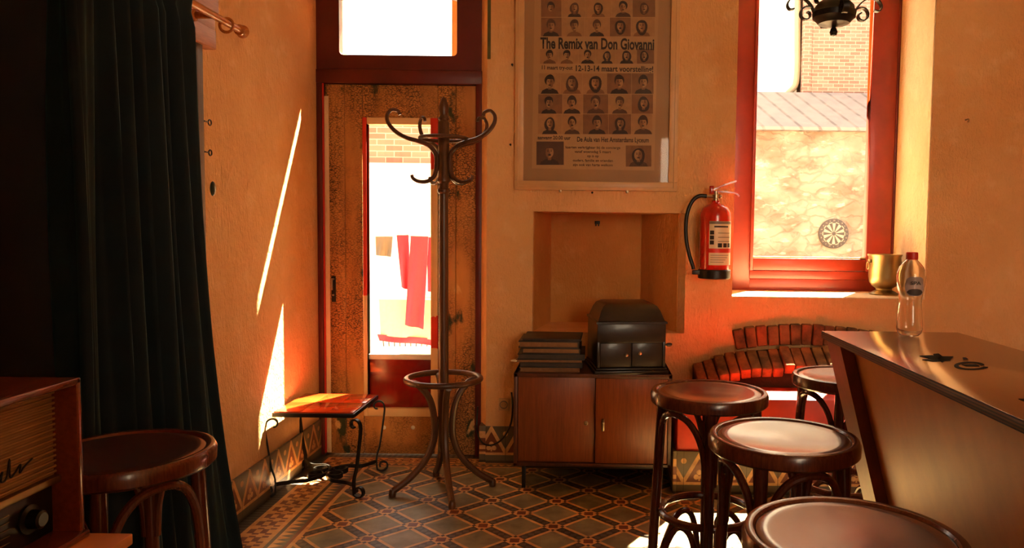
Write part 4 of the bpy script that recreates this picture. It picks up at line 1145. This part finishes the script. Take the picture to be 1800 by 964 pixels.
# ------------------------------------------------------------ hanging lamp
YC = 3.0; pc = atY(1465, 64, YC); S = YC / F_PX
t = thing('chandelier', 'dark wrought iron hanging lamp with scrolled arms in front of the window', 'chandelier', (pc.x, YC, pc.z))
prof = [(0.1, 0), (5, 1.5), (7, 7), (5, 13), (3, 15), (10, 18), (26, 21), (31, 27), (36, 31), (37, 40), (34, 44), (33, 50), (26, 58), (15, 63), (8, 66), (6, 80), (9, 86), (5, 95), (4, 130)]
MB().lathe([(r * S, z * S) for r, z in prof], n=36).build('body', 'iron', t)
for k in range(4):
    a = R(2 + 90 * k); d = Vector((cos(a), sin(a), 0)); up_ = d.cross(Vector((0, 0, 1)))
    q = lambda r, z: d * (r * S) + Vector((0, 0, z * S))
    crv = spiral((48, 36), 5, 15, R(120), R(120) - R(400), 26)
    crv2 = [(36, 44), (42, 52), (54, 62), (66, 66), (76, 60), (80, 50), (76, 43), (68, 43)]
    arm = MB(); arm.flat([q(x_, z_) for x_, z_ in spiral((48, 36), 4, 14, R(100), R(100) + R(380), 28)] , .022, .005, up_)
    arm.flat(spline([q(x_, z_) for x_, z_ in [(34, 36), (40, 50), (52, 62), (64, 66), (76, 62), (82, 52), (78, 44), (70, 45)]], 6), .022, .005, up_)
    arm.flat(spline([q(x_, z_) for x_, z_ in [(60, 64), (74, 76), (92, 84), (100, 92), (100, 96)]], 6), .018, .005, up_)
    ao = arm.build('arm', 'iron', t)
    MB().lathe([(3 * S, 95 * S), (16 * S, 98 * S), (17 * S, 101 * S), (6 * S, 101 * S)], c=tuple(d * 100 * S), n=20).build('drip_pan', 'iron', ao)
    MB().lathe([(6 * S, 101 * S), (6 * S, 140 * S)], c=tuple(d * 100 * S), n=14).build('candle_sleeve', 'bulb', ao)
b = MB(); z = pc.z + 130 * S; i = 0
while z < ZC - .02:
    c_ = z + .014 - pc.z
    b.tube([((.009 * cos(u) if i % 2 else 0), (0 if i % 2 else .009 * cos(u)), c_ + .018 * sin(u)) for u in [2 * pi * k / 12 for k in range(12)]], .0025, 6, closed=True); z += .029; i += 1
b.build('chain', 'iron', t)

# ------------------------------------------------------------ radio on its table
RXF, RYF = -.945, 1.39
t = thing('radio', 'vintage walnut valve radio with ribbed cloth grille at the lower left corner', 'radio', (RXF - .13, 1.08, .713))
rh = 1.015 - .713
# cabinet opens towards +x; far side panel near y = RYF
b = MB(); y0, y1 = -.21, RYF - 1.08
b.bbox(-.13, .13, y0, y1, rh - .014, rh, .004); b.bbox(-.13, .13, y1 - .014, y1, 0, rh, .004); b.bbox(-.13, .13, y0, y0 + .014, 0, rh, .004); b.bbox(-.13, .14, y0, y1, 0, .014, .004); b.bbox(-.13, -.12, y0, y1, 0, rh, .002)
b.build('case', 'radiowood', t)
b = MB(); b.bbox(.05, .085, y0 + .014, y1 - .014, .12, rh - .014, .002)
for i in range(16): b.tube([(.087, y0 + .014, .128 + i * .0098), (.087, y1 - .014, .128 + i * .0098)], .0028, 6)
b.build('grille', 'radiocloth', t)
b = MB(); b.bbox(.05, .098, y0 + .014, y1 - .014, .108, .122, .003); b.build('trim_strip', 'brass', t)
b = MB(); b.bbox(.04, .080, y0 + .014, y1 - .014, .014, .108, .002); dl = b.build('dial_panel', 'black', t)
for y_ in (y1 - .075, y0 + .07):
    MB().lathe([(.026, 0), (.026, .004), (.017, .006), (.016, .024), (.012, .027), (0, .027)], mat=Matrix.Translation((.08, y_, .060)) @ Matrix.Rotation(R(90), 4, 'Y'), n=28, cap=False).build('tuning_knob', 'black', dl)
b = MB()
for i in range(5): b.bbox(.0795, .082, y0 + .12, y1 - .12, .036 + i * .012, .0375 + i * .012, .0004)
b.build('dial_line', 'brass', dl)
b = MB(); sg = [(-.10, .0), (-.085, .03), (-.075, .035), (-.085, .005), (-.075, -.002), (-.062, .012), (-.058, .02), (-.066, .012), (-.058, .0), (-.045, .008), (-.038, .018), (-.042, .002), (-.03, .004), (-.022, .034), (-.022, .004), (-.01, .008), (.002, .018), (.0, .004), (.012, .012), (.03, .020)]
b.tube(spline([(.0905, y_ + .205, z_ + .150) for y_, z_ in sg], 5), .0016, 6); b.build('script_emblem', 'iron', t)
t = thing('radio_table', 'small wooden table under the radio at the left edge', 'table', (-1.08, 1.06, 0))
tz = .713
MB().bbox(-.23, .215, -.215, .345, tz - .022, tz - .0004, .003).build('table_top', 'barply', t)
MB().bbox(-.20, .19, -.19, .32, tz - .08, tz - .022, .003).build('apron', 'teakdk', t)
for sx in (-.19, .18):
    for sy in (-.18, .31): MB().bbox(sx - .018, sx + .018, sy - .018, sy + .018, 0, tz - .03, .004).build('leg', 'teakdk', t)
